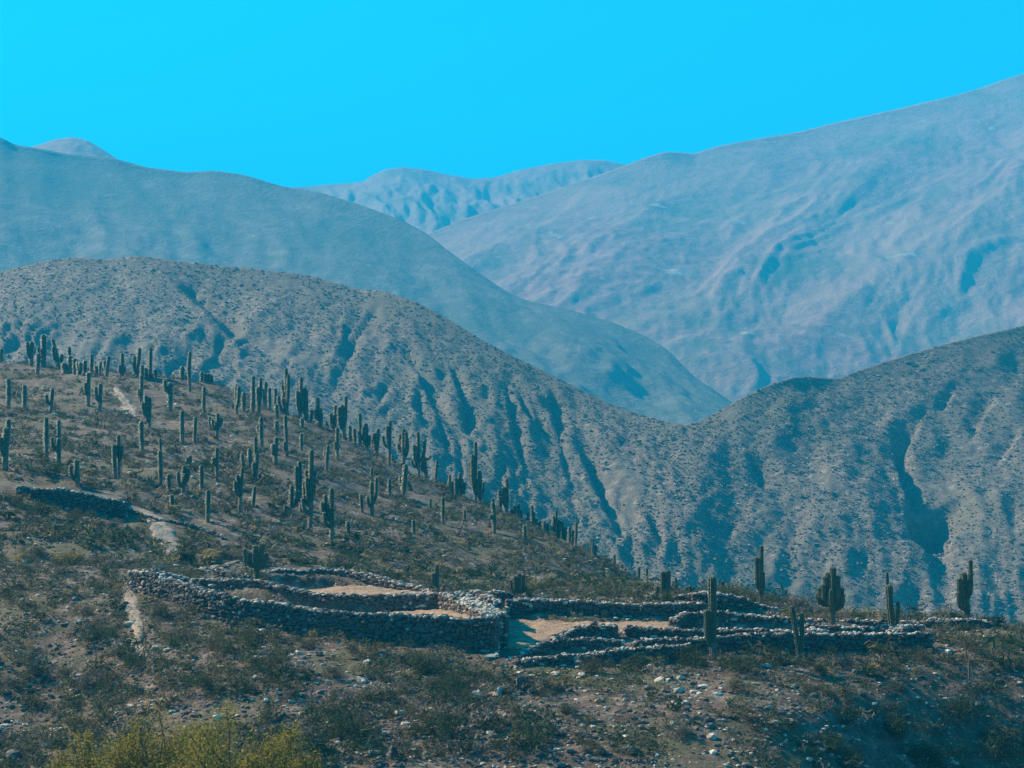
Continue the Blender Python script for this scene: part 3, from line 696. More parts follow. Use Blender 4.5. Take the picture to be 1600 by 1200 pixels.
# base x, base y, then columns (x, top y, width[, attach y]) in photo pixels; the first is the trunk
CACTI = [
 (2,567,[(2,544,5)]),
 (49,572,[(50,533,6),(44,534,5,560)]), (58,584,[(59,551,6)]), (61,570,[(60,541,4)]), (68,567,[(68,522,7),(65,552,4,565)]),
 (94,567,[(82,529,5,0),(85,541,5,556),(95,552,5,560)]), (108,575,[(108,541,5)]), (110,584,[(110,555,6)]), (100,583,[(100,566,8)]), (116,585,[(116,560,5)]),
 (124,586,[(122,565,6),(127,566,5,584)]), (133,586,[(133,562,5)]), (143,584,[(143,553,5)]), (150,584,[(150,571,5)]), (156,583,[(157,565,4)]),
 (166,588,[(170,556,5,0),(163,562,5,580)]), (191,588,[(191,551,5),(188,570,4,584),(194,572,4,584)]), (214,589,[(218,543,5),(211,556,5,585)]), (222,592,[(222,569,5)]),
 (220,636,[(221,585,5),(217,606,5,625)]), (235,590,[(235,542,5),(232,556,5,585)]), (229,590,[(229,575,4)]), (244,591,[(244,577,4)]),
 (285,593,[(285,572,6)]), (291,594,[(291,586,4)]), (297,612,[(297,549,5),(295,566,4,590)]), (315,595,[(315,580,5)]), (322,596,[(322,583,4)]), (326,596,[(326,583,4)]), (331,598,[(331,585,5)]),
 (13,638,[(13,591,6)]), (38,641,[(38,601,6)]), (79,644,[(82,606,5),(74,616,5,632)]), (138,634,[(138,581,6),(134,598,4,620)]), (155,641,[(157,598,6),(151,604,5,628)]),
 (233,668,[(234,620,5),(228,617,5,650),(224,628,5,652),(230,642,5,660)]), (222,705,[(221,658,6)]), (266,643,[(267,597,7),(258,593,5,615)]), (319,647,[(319,604,5)]), (285,695,[(285,641,6)]),
 (304,692,[(305,651,5)]), (339,686,[(340,645,5),(332,655,4,672),(346,652,5,670)]), (329,670,[(328,650,4)]), (370,647,[(369,602,5),(374,604,5,638)]), (381,644,[(381,612,6)]),
 (8,735,[(10,667,9),(2,683,5,715)]), (13,690,[(13,655,6)]), (73,715,[(72,651,6),(69,676,5,700)]), (92,690,[(92,656,5)]), (90,728,[(92,684,6),(86,685,5,712),(82,683,5,706)]),
 (120,758,[(119,717,7),(111,727,5,752),(122,745,4,756)]), (181,748,[(178,694,6)]), (186,746,[(185,679,5),(191,696,5,722),(181,694,4,715)]), (250,764,[(250,704,6)]), (251,708,[(250,684,4)]), (264,770,[(264,740,6)]),
 (286,778,[(288,727,6),(279,737,5,762),(295,731,5,758),(290,739,4,760)]), (315,770,[(315,726,6)]), (296,736,[(297,711,5),(293,714,4,724)]), (339,752,[(339,699,5),(334,714,5,728)]), (325,816,[(325,765,6)]),
 (268,795,[(268,772,6)]), (374,798,[(379,730,5),(371,741,5,772),(368,751,5,776)]), (380,735,[(378,709,5)]), (374,803,[(374,788,4)]), (395,792,[(398,760,5,0)]),
 (395,645,[(395,604,6),(396,587,5,640)]), (404,646,[(403,604,6),(407,589,5,640)]), (415,622,[(415,596,5)]), (421,629,[(421,605,5)]), (430,630,[(430,606,5)]), (412,625,[(411,607,4)]),
 (449,637,[(447,575,5),(451,585,5,625),(441,600,5,628),(443,608,4,632),(435,618,5,633)]), (469,650,[(468,596,6),(471,589,5,640),(465,610,5,642)]), (479,647,[(477,605,6),(473,616,4,640)]),
 (432,656,[(432,631,5)]), (432,678,[(432,656,6)]), (448,712,[(446,648,5),(445,690,4,705)]), (430,727,[(432,682,6),(428,693,6,712)]), (471,704,[(471,676,5)]), (472,668,[(472,652,5)]), (486,654,[(488,640,4,0)]),
 (502,668,[(500,637,6),(497,621,5,655),(493,640,4,658)]), (510,671,[(510,659,4)]), (523,675,[(524,633,5),(517,645,5,668)]), (537,680,[(534,632,6),(540,618,5,665),(530,636,5,668)]), (527,718,[(527,668,5),(524,690,3,704)]),
 (546,683,[(546,664,5)]), (554,687,[(554,669,5)]), (563,692,[(562,645,5),(566,668,4,684)]), (573,697,[(572,661,5),(568,667,5,688),(578,680,4,692)]), (588,704,[(591,669,6),(586,676,5,698),(582,681,5,698)]),
 (608,727,[(609,657,5),(605,665,4,695),(598,680,4,700)]), (613,725,[(613,710,4)]), (631,731,[(630,669,6),(625,677,5,715),(635,674,5,712),(622,691,5,708),(637,684,4,718)]),
 (654,750,[(653,674,5),(647,694,5,728),(664,689,4,722),(643,718,4,730)]), (666,751,[(662,712,6),(672,711,4,718),(657,716,4,738)]), (680,745,[(683,719,4),(680,735,4,742)]),
 (409,698,[(408,651,6),(403,663,5,680)]), (400,756,[(399,682,5),(402,705,5,738),(397,722,5,745)]), (391,735,[(390,700,6)]),
 (484,831,[(487,702,7),(491,733,5,785),(478,734,6,790),(475,752,5,795),(473,778,5,805),(480,745,5,790)]), (470,800,[(468,720,6),(464,728,6,785)]), (455,806,[(456,758,6),(452,780,5,798),(466,766,5,795)]), (448,804,[(448,790,5)]), (446,803,[(445,789,4)]),
 (518,856,[(518,762,7),(508,772,6,820),(503,784,5,815),(514,786,6,832),(507,800,5,825)]), (510,735,[(513,695,5),(508,698,5,722)]), (582,806,[(581,752,6),(588,746,5,790),(575,775,5,792)]), (566,800,[(564,772,5)]), (581,750,[(581,730,4)]),
 (631,778,[(634,725,7),(626,742,6,765)]), (609,775,[(609,748,5)]), (544,836,[(544,814,6)]), (646,835,[(646,812,5)]), (692,819,[(692,777,5),(689,800,3,808)]), (672,795,[(672,779,4)]), (475,828,[(475,816,4)]), (478,702,[(477,704,4)]),
 (703,755,[(703,741,4)]), (708,758,[(708,752,4)]), (712,760,[(712,745,4)]), (715,760,[(719,738,4,0)]), (722,765,[(722,747,5),(726,753,4,762)]), (743,772,[(743,690,5),(738,710,6,760),(734,720,5,755)]), (751,776,[(750,735,5),(747,748,5,770),(755,753,4,770)]),
 (772,834,[(770,784,6),(767,803,4,812)]), (770,790,[(770,778,4)]), (792,798,[(792,747,5),(787,760,5,790)]), (782,793,[(780,765,5),(784,772,4,788)]), (800,802,[(800,795,4)]), (804,803,[(804,790,4)]), (808,804,[(811,786,4)]), (814,806,[(814,797,4)]),
 (825,813,[(825,800,4)]), (831,815,[(831,789,4)]), (835,816,[(835,800,3)]), (838,820,[(838,810,4)]), (844,824,[(844,815,4)]), (851,826,[(851,813,4)]), (856,828,[(856,817,4)]), (866,832,[(865,805,6),(869,797,4,822)]), (873,834,[(875,812,5)]), (880,836,[(879,815,3)]),
 (883,838,[(883,823,4)]), (890,842,[(890,823,4)]), (899,845,[(901,815,4,0)]), (896,843,[(896,828,4)]), (923,856,[(923,840,3)]), (926,858,[(926,841,3)]), (931,860,[(931,852,3)]), (960,880,[(960,866,4)]), (972,889,[(972,881,3)]), (998,901,[(998,886,4)]),
 (726,813,[(726,796,4)]), (820,846,[(820,820,5)]), (682,925,[(683,881,6),(677,894,6,915)]), (809,930,[(812,895,6),(805,899,6,928),(799,905,6,928),(817,897,6,928),(822,916,4,926)]), (868,936,[(868,921,6)]),
 (402,910,[(399,851,8),(409,848,7,885),(391,862,6,885),(383,857,5,885),(416,863,6,888),(404,866,6,892)]),
 (1041,940,[(1043,890,9),(1035,892,6,936)]), (1026,938,[(1026,915,7)]), (1037,939,[(1037,922,5)]), (1010,904,[(1010,887,4)]), (1056,924,[(1056,902,3)]), (1078,929,[(1078,914,5),(1073,917,3,924),(1084,916,3,924)]), (1129,923,[(1129,907,4)]),
 (1112,1018,[(1113,900,11),(1104,952,8,1000),(1110,955,8,1004)]), (1188,948,[(1190,852,6),(1182,870,6,925),(1187,875,5,930),(1193,893,5,932)]),
 (1300,989,[(1302,885,9,0),(1295,893,8,945),(1308,899,8,950),(1286,912,7,946),(1281,917,6,942),(1279,926,6,948),(1297,920,8,955),(1315,918,7,950),(1290,900,7,948),(1317,928,5,955)]),
 (1246,1020,[(1237,946,7,0),(1253,956,6,1006)]), (1394,986,[(1389,913,10,0),(1387,893,4,930),(1390,925,7,975)]), (1402,984,[(1403,940,5)]),
 (1512,974,[(1505,893,10,0),(1515,874,6,940),(1497,903,6,945),(1496,924,6,955),(1512,905,7,955)]),
]
def zone(px, py, tops):
    return 0
cinfo = []
for ci, (bx, by, cols) in enumerate(CACTI):
    g = hit(bx, by)
    Dp = {(1112, 1018): 106.9, (1246, 1020): 107.0, (402, 910): 129.0}.get((bx, by), g[1])
    if Dp != g[1]: gx_ = (bx-800)/F*Dp; g = np.array([gx_, Dp, float(terrain(gx_, Dp))])
    big = Dp < 135
    root = empty('cardon_cactus', tuple(g)); wt = cols[0][2]
    pxm = Dp/F
    r = np.random.default_rng(100+ci)
    th = (by-cols[0][1])*pxm
    trunk_pts = None
    for k, c in enumerate(cols):
        x, yt, w = c[:3]
        top = pt(x, yt, Dp)-g; rad = w*pxm*.5*(1.08 if big else 1.25)
        if k == 0:
            lean = np.array([x-bx, 0, 0])*pxm
            if len(c) > 3:      # leaning or curved trunk
                path = [(0, 0, -.35), (0, 0, .05*top[2]), (lean[0]*.25, 0, top[2]*.3), (lean[0]*.7, 0, top[2]*.6), (top[0], 0, top[2])]
            else:
                wob = r.normal(0, .05, 2)*rad*4
                path = [(0, 0, -.35), (top[0]*.2+wob[0], 0, top[2]*.3), (top[0]*.7+wob[1], 0, top[2]*.65), (top[0], 0, top[2])]
            trunk_pts = np.array(path, float)
            trad = rad
            V_, F_, mi_ = col_mesh(path, rad, big, ci*31+k, woody=True, point=False)
            name = 'trunk'
        else:
            ya = c[3]; za = (by-ya)*pxm
            xa = np.interp(za, trunk_pts[:, 2], trunk_pts[:, 0])
            dy = r.choice([-1, 1])*rad*r.uniform(.5, 2.2) if abs(x-cols[0][0]) < wt*1.2 else r.normal(0, 1)*rad*1.2
            dx = top[0]-xa; hh = top[2]-za
            path = [(xa, 0, za), (xa+dx*.55, dy*.6, za+min(.12*hh, rad*1.4)), (xa+dx*.95, dy, za+min(.32*hh, rad*3.6)), (top[0], dy, top[2])]
            V_, F_, mi_ = col_mesh(path, rad, big, ci*31+k)
            name = 'arm'
        mobj(name, mesh_np(name, V_, F_, CMATS if big else [M_cactus_far]+CMATS[1:], mi_, smooth=False), root)
    cinfo.append((root, bx, by, cols, Dp))
# labels that single each cactus out: form, size and rank along its stretch of ground
special = {(402,910):'dark squat many-armed cactus behind the second left wall', (1041,940):'thick twin-column cactus behind the court wall', (1026,938):'short stout cactus left of the thick twin-column one',
 (1037,939):'knee-high young cactus at the foot of the thick twin-column one', (1112,1018):'tall brown-green cactus with two side stems in front of the right walls', (1188,948):'tall dark four-column cactus on the mound behind the right walls',
 (1300,989):'massive fan-shaped cactus with many crowded arms in the right ruin', (1246,1020):'pale V-shaped two-column cactus in front of the right retaining wall', (1394,986):'fat tapering cactus with a thin tip in the right ruin',
 (1402,984):'thin small column right beside the fat tapering cactus', (1512,974):'fat brown-based cactus at the far right end of the ruin', (809,930):'clump of five low columns behind the gateway of the court',
 (868,936):'tiny lone column peeping over the long court wall', (682,925):'short two-stemmed cactus behind the left end of the sunlit rubble wall', (484,831):'largest hillside cactus, tall central column crowded with arms', (518,856):'nearest hillside cactus, tall with bunched stems, above the left ruin',
 (94,567):'forked cactus leaning sharply left on the hilltop', (743,772):'very tall three-column cactus standing alone on the falling skyline'}
sky_pts = [(0,565),(200,590),(350,602),(500,665),(650,745),(800,806),(900,850),(1030,915)]
def above_sky(bx, by): return by < np.interp(bx, [a for a, b in sky_pts], [b for a, b in sky_pts])+14
zones = {}
for (root, bx, by, cols, Dp) in cinfo:
    if (bx, by) in special: continue
    if above_sky(bx, by):
        z = ('hilltop skyline' if bx < 250 else 'upper falling skyline' if bx < 480 else 'middle falling skyline' if bx < 700 else 'lower falling skyline' if bx < 845 else 'lowest end of the skyline')
    elif bx > 1000: z = 'far bank'
    else:
        band = 'upper' if by < 650+max(0, bx-350)*.35 else 'middle' if by < 740+max(0, bx-350)*.25 else 'lower'
        side = 'left' if bx < 200 else 'centre' if bx < 430 else 'right'
        z = f'{band} {side} hillside'
    zones.setdefault(z, []).append((bx, root, cols, by))
ords = ['leftmost'] + [w_+' from the left' for w_ in 'second third fourth fifth sixth seventh eighth ninth tenth eleventh twelfth thirteenth fourteenth fifteenth sixteenth seventeenth eighteenth nineteenth twentieth twenty-first twenty-second twenty-third twenty-fourth twenty-fifth twenty-sixth twenty-seventh twenty-eighth twenty-ninth thirtieth'.split()]
for z, L_ in zones.items():
    L_.sort(key=lambda e: e[0])
    while len(L_) > 0 and len(ords) < len(L_): ords.append('rightmost')
    for i, (bx, root, cols, by) in enumerate(L_):
        h = by-cols[0][1]; nk = len(cols)
        form = {1: 'single-column', 2: 'two-column', 3: 'three-column', 4: 'four-column'}.get(nk, 'many-armed')
        size = 'tall' if h > 44 else 'medium' if h > 24 else 'small'
        tag(root, f'{size} {form} cactus, {ords[i]} on the {z}', 'cactus', 'cardon cacti on the hillside')
for (root, bx, by, cols, Dp) in cinfo:
    if (bx, by) in special: tag(root, special[(bx, by)], 'cactus', 'cardon cacti on the hillside' if by < 870 else 'cardon cacti among the ruins')

# ------------------------------------------------------------------ shrubs
def shrub_mesh(nl, seed, leaf=.06, flat=.75, lumps=6):
    r = np.random.default_rng(seed)
    cs = np.c_[r.normal(0, .42, (lumps, 2)), r.uniform(.15, .55, lumps)]; cs[0] = (0, 0, .5)
    k = r.integers(0, lumps, nl); rr = r.uniform(.25, .5, lumps)[k]
    d = r.standard_normal((nl, 3)); d /= np.linalg.norm(d, axis=1)[:, None]
    p = cs[k]+d*(rr*r.random(nl)**.35)[:, None]
    p[:, 2] = np.abs(p[:, 2])*flat/.75
    a = r.standard_normal((nl, 3)); a /= np.linalg.norm(a, axis=1)[:, None]; a[:, 2] = np.abs(a[:, 2])
    b = np.cross(a, r.standard_normal((nl, 3))); b /= np.linalg.norm(b, axis=1)[:, None]
    L1 = leaf*r.uniform(.7, 1.8, nl)[:, None]; W1 = L1*.4
    V = np.stack([p-a*L1, p+b*W1, p+a*L1], 1)
    return V          # nl,3,3
def free_shrub(V, mats, mi=0, stems=True, seed=0):
    r = np.random.default_rng(seed)
    v = V.reshape(-1, 3); f = np.arange(len(v)).reshape(-1, 3)
    return mesh_np('shrub', v, f, mats, np.full(len(f), mi))
# small scrub joined as stuff
SHN = [shrub_mesh(74, 50+k, leaf=.132, flat=.85, lumps=4).reshape(-1, 3) for k in range(8)]
SHNF = np.arange(222).reshape(-1, 3)
SHV = [shrub_mesh(23, 50+k, leaf=.24, flat=.6, lumps=4).reshape(-1, 3) for k in range(8)]
SHF = np.arange(69).reshape(-1, 3)
def scatter_fan(n, d0, d1, px0=-60, px1=1680):
    px = rng.uniform(px0, px1, n); D = np.exp(rng.uniform(math.log(d0), math.log(d1), n))
    x = (px-800)/F*D
    return x, D
def wall_clear(x, y, r=.8):
    m = np.ones(len(x), bool)
    for P, _ in WALLS:
        for a, b in zip(P[:-1], P[1:]):
            e = b-a; t_ = np.clip(((x-a[0])*e[0]+(y-a[1])*e[1])/(e@e+1e-9), 0, 1)
            m &= np.hypot(x-a[0]-t_*e[0], y-a[1]-t_*e[1]) > r
    return m
def floor_clear(x, y):
    m = np.ones(len(x), bool)
    for P, _ in terr: m &= poly_sd(P, x, y) < .3
    return m
n = 14500
x, y = scatter_fan(n, 90, 135); x2, y2 = scatter_fan(17000, 135, 300)
k_ = np.arange(n) < 8000; x = np.r_[x[k_], x2]; y = np.r_[y[k_], y2]; n = len(x)
def path_clear(x, y):
    m = np.ones(len(x), bool)
    for P, w in PATHS:
        for a in P[::2]: m &= np.hypot(x-a[0], y-a[1]) > w*1.0
    return m
k = (fbm(x/6, y/6, 3) > -.16) & path_clear(x, y) & ((rng.random(len(x)) < .38) | (x < 2) | (y > 105.5)) & wall_clear(x, y, 1.0) & floor_clear(x, y)
x, y = x[k], y[k]; n = len(x)
z = terrain(x, y)
s = np.exp(rng.standard_normal(n)*.35)*np.where(y < 135, .56, .66)
mi = rng.choice(4, n, p=[.52, .28, .17, .03])
mi = np.where(y > 150, rng.choice(4, n, p=[.34, .32, .30, .04]), mi)
for lab, kk, vv, ff in (('low dry scrub covering the slopes around the ruin', y < 135, SHN, SHNF), ('dark low scrub dotted over the cactus hillside', y >= 135, SHV, SHF)):
    o = mobj('scrub', scatter_mesh('scrub', vv, ff, np.stack([x, y, z-.05], 1)[kk], np.stack([s, s, s*.85], 1)[kk], rotm(kk.sum(), .12), M_leaf, mi[kk]))
    tag(o, lab, kind='stuff')

# loose stones
n = 29000
x, y = scatter_fan(n, 88, 140)
x2, y2 = scatter_fan(6500, 150, 290)
x = np.concatenate([x, x2]); y = np.concatenate([y, y2]); n = len(x)
dens = fbm(x/5+40, y/5, 3)
k = (dens > -.25+.25*rng.standard_normal(n)) & floor_clear(x, y)
x, y = x[k], y[k]; n = len(x)
s = np.clip(np.exp(rng.standard_normal(n)*.55-2.78), .03, .26)*np.where(y > 150, 1.35, 1)
mi = rng.choice(3, n, p=[.42, .36, .22])
sc = np.stack([s*rng.uniform(.9, 1.6, n), s*rng.uniform(.7, 1.2, n), s*rng.uniform(.35, .75, n)], 1)
M_loose = M_stone
fx, fy, fs = [], [], []
for (P, pl) in terr[:4]:
    lo, hi = P.min(0), P.max(0); q = rng.uniform(lo, hi, (900, 2)); dd = poly_sd(P, q[:, 0], q[:, 1]); q = q[(dd > .2) & (rng.random(900) < .25+np.exp(-dd/.8))]
    fx.append(q[:, 0]); fy.append(q[:, 1])
fx = np.concatenate(fx); fy = np.concatenate(fy); m_ = len(fx)
fs = np.clip(np.exp(rng.standard_normal(m_)*.5-3.1), .03, .16)
x = np.r_[x, fx]; y = np.r_[y, fy]; s = np.r_[s, fs]; n = len(x); mi = rng.choice(3, n, p=[.36, .34, .30])
sc = np.stack([s*rng.uniform(.9, 1.6, n), s*rng.uniform(.7, 1.2, n), s*rng.uniform(.35, .75, n)], 1)
o = mobj('loose_stones', scatter_mesh('loose_stones', SV, IF, np.stack([x, y, terrain(x, y)+s*.12], 1), sc, rotm(n, .25), M_loose, mi))
tag(o, 'loose grey and pink stones strewn over the slopes', kind='stuff')

# single larger shrubs
SHRUBS = [ # px, py(base), width px, height px, colour, label
 (660,1060,78,52,0,'large dark green bush below the middle of the longest wall'), (700,1085,70,40,0,'dark bush just right of and below the largest bush'), (545,1150,62,50,0,'round dark bush in the middle foreground slope'),
 (700,1155,80,52,0,'wide dark bush low in the centre above the bottom edge'), (885,1118,46,24,0,'small isolated green bush on the stony slope below the low walls'), (130,960,50,28,1,'olive bush left of the lower pale path'),
 (250,965,44,34,1,'yellowish bush right beside the lower pale path'), (185,925,30,20,3,'orange-brown dry bush at the bend of the lower path'), (430,1050,56,34,1,'olive bush on the slope under the longest wall'),
 (340,1015,60,34,1,'broad olive bush close under the left part of the longest wall'), (395,1005,50,30,1,'olive bush where the longest wall meets the slope'), (150,1005,66,36,0,'dark elongated bush on the left slope'),
 (140,1075,60,36,2,'grey twiggy bush on the shaded lower left slope'), (205,1050,40,34,0,'dark bush at the foot of the lower path'), (315,1080,58,34,0,'dark dome-shaped bush above the yellow-green tree'),
 (60,1060,60,30,0,'dark shaded bush near the left edge'), (520,1060,50,26,1,'olive bush on the stony slope left of the largest bush'), (590,1010,34,18,1,'small light bush touching the base of the longest wall'),
 (480,1010,46,24,1,'olive bush under the middle of the longest wall'), (1000,1050,80,36,0,'long green bush under the lowest wall line'), (1075,1040,70,40,0,'green bush left of the tall brown-green cactus'), (1150,1050,84,38,0,'green bush right of the foot of the tall brown-green cactus'),
 (1210,1035,60,30,0,'dark green bush against the right retaining wall'), (930,1050,60,30,1,'olive bush below the low crooked wall'), (1280,1085,66,28,1,'flat olive bush on the slope below the V-shaped cactus'), (1330,1045,50,30,2,'twiggy brown bush in front of the right wall'),
 (1440,1035,40,26,1,'yellow-tinged bush by the end of the right retaining wall'), (1510,1015,80,26,1,'broad olive bush right of the retaining wall corner'), (1570,1020,70,34,0,'green bush near the right edge on the crest'), (1400,1080,50,24,1,'small olive bush on the stony right slope'),
 (1150,1080,60,26,1,'olive bush below the green bushes of the right front'), (1490,996,44,12,1,'olive bush at the foot of the isolated far right wall'), (1150,932,70,22,1,'low olive bush on top of the mound behind the stone heap'), (1240,958,70,36,2,'hazy grey-green bush between the dark and the fan-shaped cactus'),
 (290,862,50,22,0,'dark bush right of the upper pale path'), (340,872,54,24,2,'grey bush between the upper path and the squat cactus'), (165,900,40,20,0,'dark green bush above the corner of the longest wall'), (110,880,70,26,3,'patch of dry golden bush on the left slope'),
 (120,815,60,26,1,'olive bush against the face of the terrace wall'), (60,803,60,26,0,'dark bush at the left foot of the terrace wall'), (178,826,40,20,2,'grey twiggy bush near the right end of the terrace wall face'),
 (60,870,60,24,1,'olive bush on the left slope below the terrace wall'), (30,790,40,22,1,'olive bush under the left end of the terrace wall'), (215,835,34,18,0,'dark bush at the right end of the terrace wall'), (830,1170,70,30,0,'dark bush low in the centre right of the wide bush'),
 (1400,1150,90,50,0,'dark bush hanging on the shaded right bank'), (1500,1130,100,56,0,'big dark bush in the shade at the lower right'), (1570,1180,100,60,0,'darkest bush in the lower right corner'), (1300,1170,70,36,0,'dark bush at the top of the shaded gully on the right'), (1330,1205,60,44,0,'dark bush at the bottom edge right of centre'),
 (1450,1200,90,50,0,'dark bush at the bottom edge below the shaded bank'), (930,1175,50,26,1,'olive bush on the stony slope near the bottom edge'), (1060,1150,50,24,2,'twiggy bush on the stony slope under the right ruin'),
]
SM = {}
for (px, py, w, h, ci_, lab) in SHRUBS:
    g = hit(px, py); D = g[1]; key = (ci_, random.randint(0, 3))
    if key not in SM:
        SM[key] = free_shrub(shrub_mesh(1500, 900+key[0]*7+key[1], leaf=.055, flat=.75, lumps=8), [M_leaf[ci_]])
    o = mobj('shrub', SM[key]); ww = w/F*D*.5*1.0; hh = h/F*D*1.0
    o.location = (g[0], g[1], g[2]-.08); o.scale = (ww, ww*.9, hh); o.rotation_euler = (0, 0, rng.random()*6.28)
    tag(o, lab, 'bush', 'bushes around the ruin')

# boulders
BOULDERS = [(815,1075,34,26,0,'large grey boulder below the low crooked wall'), (748,1090,30,24,2,'pale boulder left of the large grey boulder'), (775,1088,24,22,2,'pale upright boulder beside another near the centre'), (612,1182,30,24,2,'pale pointed boulder near the bottom edge'),
 (580,1178,16,12,2,'small pale boulder beside the pointed one at the bottom'), (95,1160,22,14,2,'pale slab in the lower left among the yellow-green leaves'), (133,1178,14,7,2,'flat white stone at lower left near the bottom edge'), (765,1029,24,10,2,'long pale slab just below the right end of the longest wall'),
 (625,1117,20,9,2,'flat white slab in the middle of the foreground slope'), (547,1093,20,6,2,'thin pale slab left of centre on the slope'), (55,1043,14,10,2,'rounded pale boulder on the shaded left slope'), (870,1075,20,12,0,'low grey boulder right of the large grey boulder'),
 (722,1108,18,14,2,'angular pale boulder below the pair of pale boulders'), (208,664,6,5,2,'small white rock on the upper left hillside'), (340,758,10,5,2,'white rock lying in the middle of the cactus hillside'), (132,641,5,4,2,'tiny white rock left of the upper path'),
 (1240,960,14,12,2,'pale leaning boulder on the mound behind the right walls'), (40,878,12,8,2,'pale boulder on the left slope beside scrub'), (1578,1022,9,7,2,'whitish round rock near the right edge'), (745,1012,8,6,2,'little pale rock in the shadow of the longest wall'),
 (20,1190,40,22,0,'grey boulder in the lower left corner'), (990,1172,26,10,2,'broken pale slab below the right front slope'), (1240,1075,12,10,2,'pale stone on the slope under the V-shaped cactus')]
for q, (px, py, w, h, mi, lab) in enumerate(BOULDERS):
    g = hit(px, py); D = g[1]
    r = np.random.default_rng(300+q)
    # subdivided icosahedron for a rounder boulder
    v = IV.copy(); f = IF.copy(); cache = {}; nv = list(map(tuple, v)); nf = []
    def midp(a, b):
        kk = (min(a, b), max(a, b))
        if kk not in cache:
            m_ = (np.array(nv[a])+np.array(nv[b])); m_ /= np.linalg.norm(m_); nv.append(tuple(m_)); cache[kk] = len(nv)-1
        return cache[kk]
    for a, b, c in f:
        ab, bc, ca = midp(a, b), midp(b, c), midp(c, a); nf += [(a, ab, ca), (b, bc, ab), (c, ca, bc), (ab, bc, ca)]
    v = np.array(nv); v = np.sign(v)*np.abs(v)**.8; v *= (1+.12*r.standard_normal((len(v), 1)))
    # planar chips
    for _ in range(9):
        nn = r.standard_normal(3); nn /= np.linalg.norm(nn); dd = v@nn; over = np.clip(dd-.52, 0, 9); v -= over[:, None]*nn
    o = mobj('boulder', mesh_np('boulder', v, nf, [M_stone[0 if q % 3 == 0 else mi]])); o.location = (g[0], g[1], g[2]+h/F*D*.2)
    o.scale = (w/F*D*.5, w/F*D*.45, h/F*D*.55); o.rotation_euler = (r.normal(0, .15), r.normal(0, .15), r.random()*6)
    tag(o, lab, 'boulder')

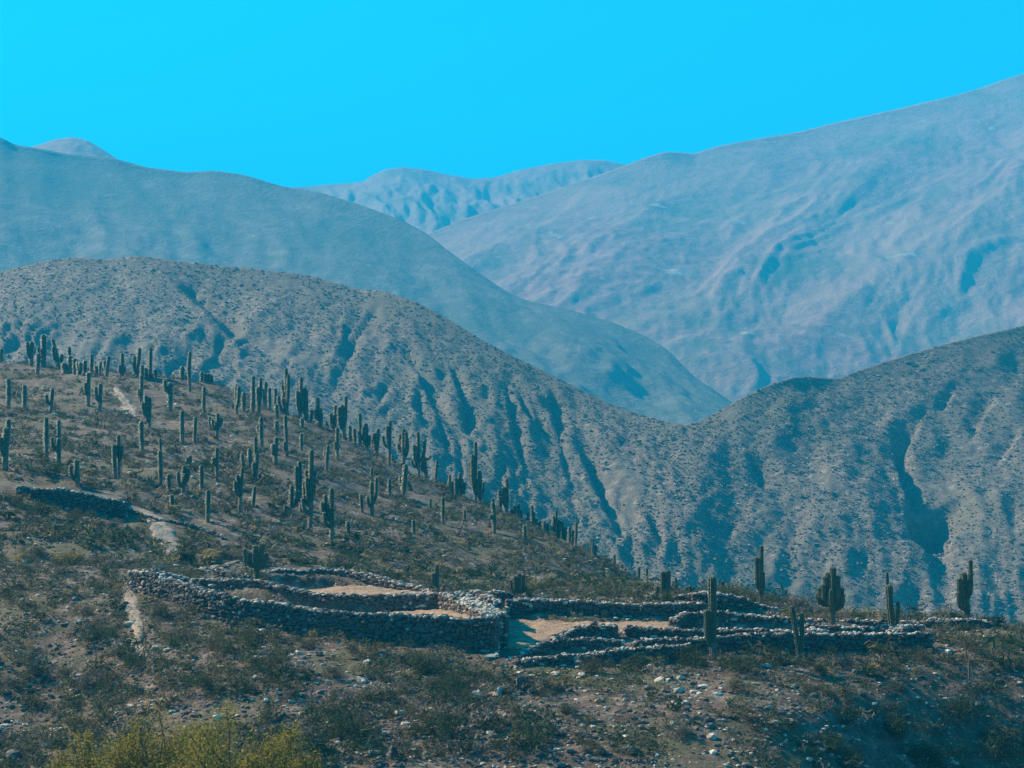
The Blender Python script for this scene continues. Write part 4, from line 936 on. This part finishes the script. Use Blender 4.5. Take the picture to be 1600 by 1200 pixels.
# ------------------------------------------------------------------ trees in front, lower left, and feathery trees beyond the ruin
def tree(px, top, D, wid, m, seed, label, cat='tree', ground=None, nleaf=9000, leaf=.07, spires=5, name='tree'):
    r = np.random.default_rng(seed)
    x = (px-800)/F*D; gz = float(terrain(x, D)) if ground is None else ground
    zt = float(pt(px, top, D)[2]); H = zt-gz; W = wid/F*D/2
    root = empty(name, (x, D, gz)); tag(root, label, cat)
    # limbs
    V = []; Fc = []; tips = []
    def limb(p0, p1, r0, r1, n=6, seg=7):
        p0, p1 = np.array(p0, float), np.array(p1, float)
        tt = np.linspace(0, 1, n)[:, None]; P = p0*(1-tt)+p1*tt
        P[1:-1] += r.normal(0, np.linalg.norm(p1-p0)*.03, (n-2, 3))
        v, f = column(P, np.linspace(r0, r1, n), seg, 0)
        off = sum(len(a) for a in V); V.append(v); Fc.append(f+off); return P
    tr = limb((0, 0, -.3), (r.normal(0, .2), 0, H*.4), H*.028, H*.018)
    for k in range(spires*2):
        a = r.random()*6.28; rad = W*math.sqrt(r.random())*.85; hz_ = H*r.uniform(.62, 1.0)*(1-.25*rad/W)
        p1 = (math.cos(a)*rad, math.sin(a)*rad, hz_); st = tr[r.integers(2, 6)]
        Pm = limb(st, p1, H*.012, H*.003, 7, 5); tips.append(Pm)
    mobj('trunk', mesh_np('trunk', np.concatenate(V), np.concatenate(Fc), [M_wood], smooth=True), root)
    # leaves gathered along the limbs in upright sprays
    n = nleaf; k = r.integers(0, len(tips), n); t_ = r.uniform(.15, 1.0, n)**.7
    T3 = np.stack(tips); idx = t_*6; i0 = np.clip(idx.astype(int), 0, 5); fr = (idx-i0)[:, None]
    c = T3[k, i0]*(1-fr)+T3[k, i0+1]*fr
    sprd = W*.16*(1.5-t_)[:, None]
    # sub-clumps
    nc = 40*len(tips); cc = r.standard_normal((nc, 3)); ck = (k*40+r.integers(0, 40, n))
    p = c + cc[ck]*sprd*[1, 1, .9] + r.standard_normal((n, 3))*sprd*.28
    a = r.standard_normal((n, 3)); a /= np.linalg.norm(a, axis=1)[:, None]
    b = np.cross(a, r.standard_normal((n, 3))); b /= np.linalg.norm(b, axis=1)[:, None]
    L1 = leaf*r.uniform(.6, 1.4, n)[:, None]
    Vq = np.stack([p-a*L1, p+b*L1*.45, p+a*L1, p-b*L1*.45], 1).reshape(-1, 3)
    mobj('crown', mesh_np('crown', Vq, np.arange(n*4).reshape(-1, 4), [m] if not isinstance(m, list) else m), root)
tree(262, 1085, 74, 260, M_tree, 5, 'yellow-green leafy tree top rising at the lower left', nleaf=30000, leaf=.055, spires=12)
tree(385, 1078, 72, 240, M_tree, 6, 'yellow-green tree top with upright sprays right of its neighbour at lower left', nleaf=30000, leaf=.055, spires=12)
tree(150, 1118, 76, 190, M_tree, 8, 'sparser brownish green tree top left of the two bright ones', nleaf=18000, leaf=.06, spires=8)
tree(480, 1150, 73, 110, M_tree, 9, 'small yellowish spray of leaves at the bottom edge right of the bright trees', nleaf=14000, leaf=.055, spires=6)
for q, (px, top, wd, lab) in enumerate([(1229,905,14,'pale hazy slender tree behind the mound, left of a similar pair'), (1253,912,14,'pale hazy slender tree, middle one of three behind the mound'), (1266,918,14,'pale hazy slender tree, rightmost of three behind the mound')]):
    D = 190; tree(px, top, D, wd, M_leaf[1], 40+q, lab, nleaf=2500, leaf=.12, spires=3, name='slender_tree')

# fence posts on the right bank
for q, (px, yb, yt, lab) in enumerate([(1509,1030,1003,'thin weathered post on the right bank, upper one beside the path of shade'), (1514,1062,1030,'thin weathered post lower down the right bank'), (1551,1034,1008,'thin post among bushes nearest the right edge'), (1418,985,955,'thin stick standing behind the right corner rubble')]):
    g = hit(px, yb); D = g[1]; h = (yb-yt)/F*D
    r = np.random.default_rng(q+70)
    P = np.array([(0, 0, -.2), (.01, 0, h*.35), (r.normal(0, .02), 0, h*.7), (r.normal(0, .05), 0, h)])
    v, f = column(P, [.05, .045, .04, .03], 7, 0)
    v = np.concatenate([v, [P[-1]+[0, 0, .02]]]); nf = [tuple(a) for a in f]
    tp = [(21+i, 21+(i+1) % 7, 28, 28) for i in range(7)]
    me = bpy.data.meshes.new('fence_post'); me.from_pydata(v.tolist(), [], nf+[t_[:3] for t_ in tp]); me.materials.append(M_wood)
    o = mobj('fence_post', me); o.location = tuple(g); tag(o, lab, 'post', 'thin posts on the right bank')
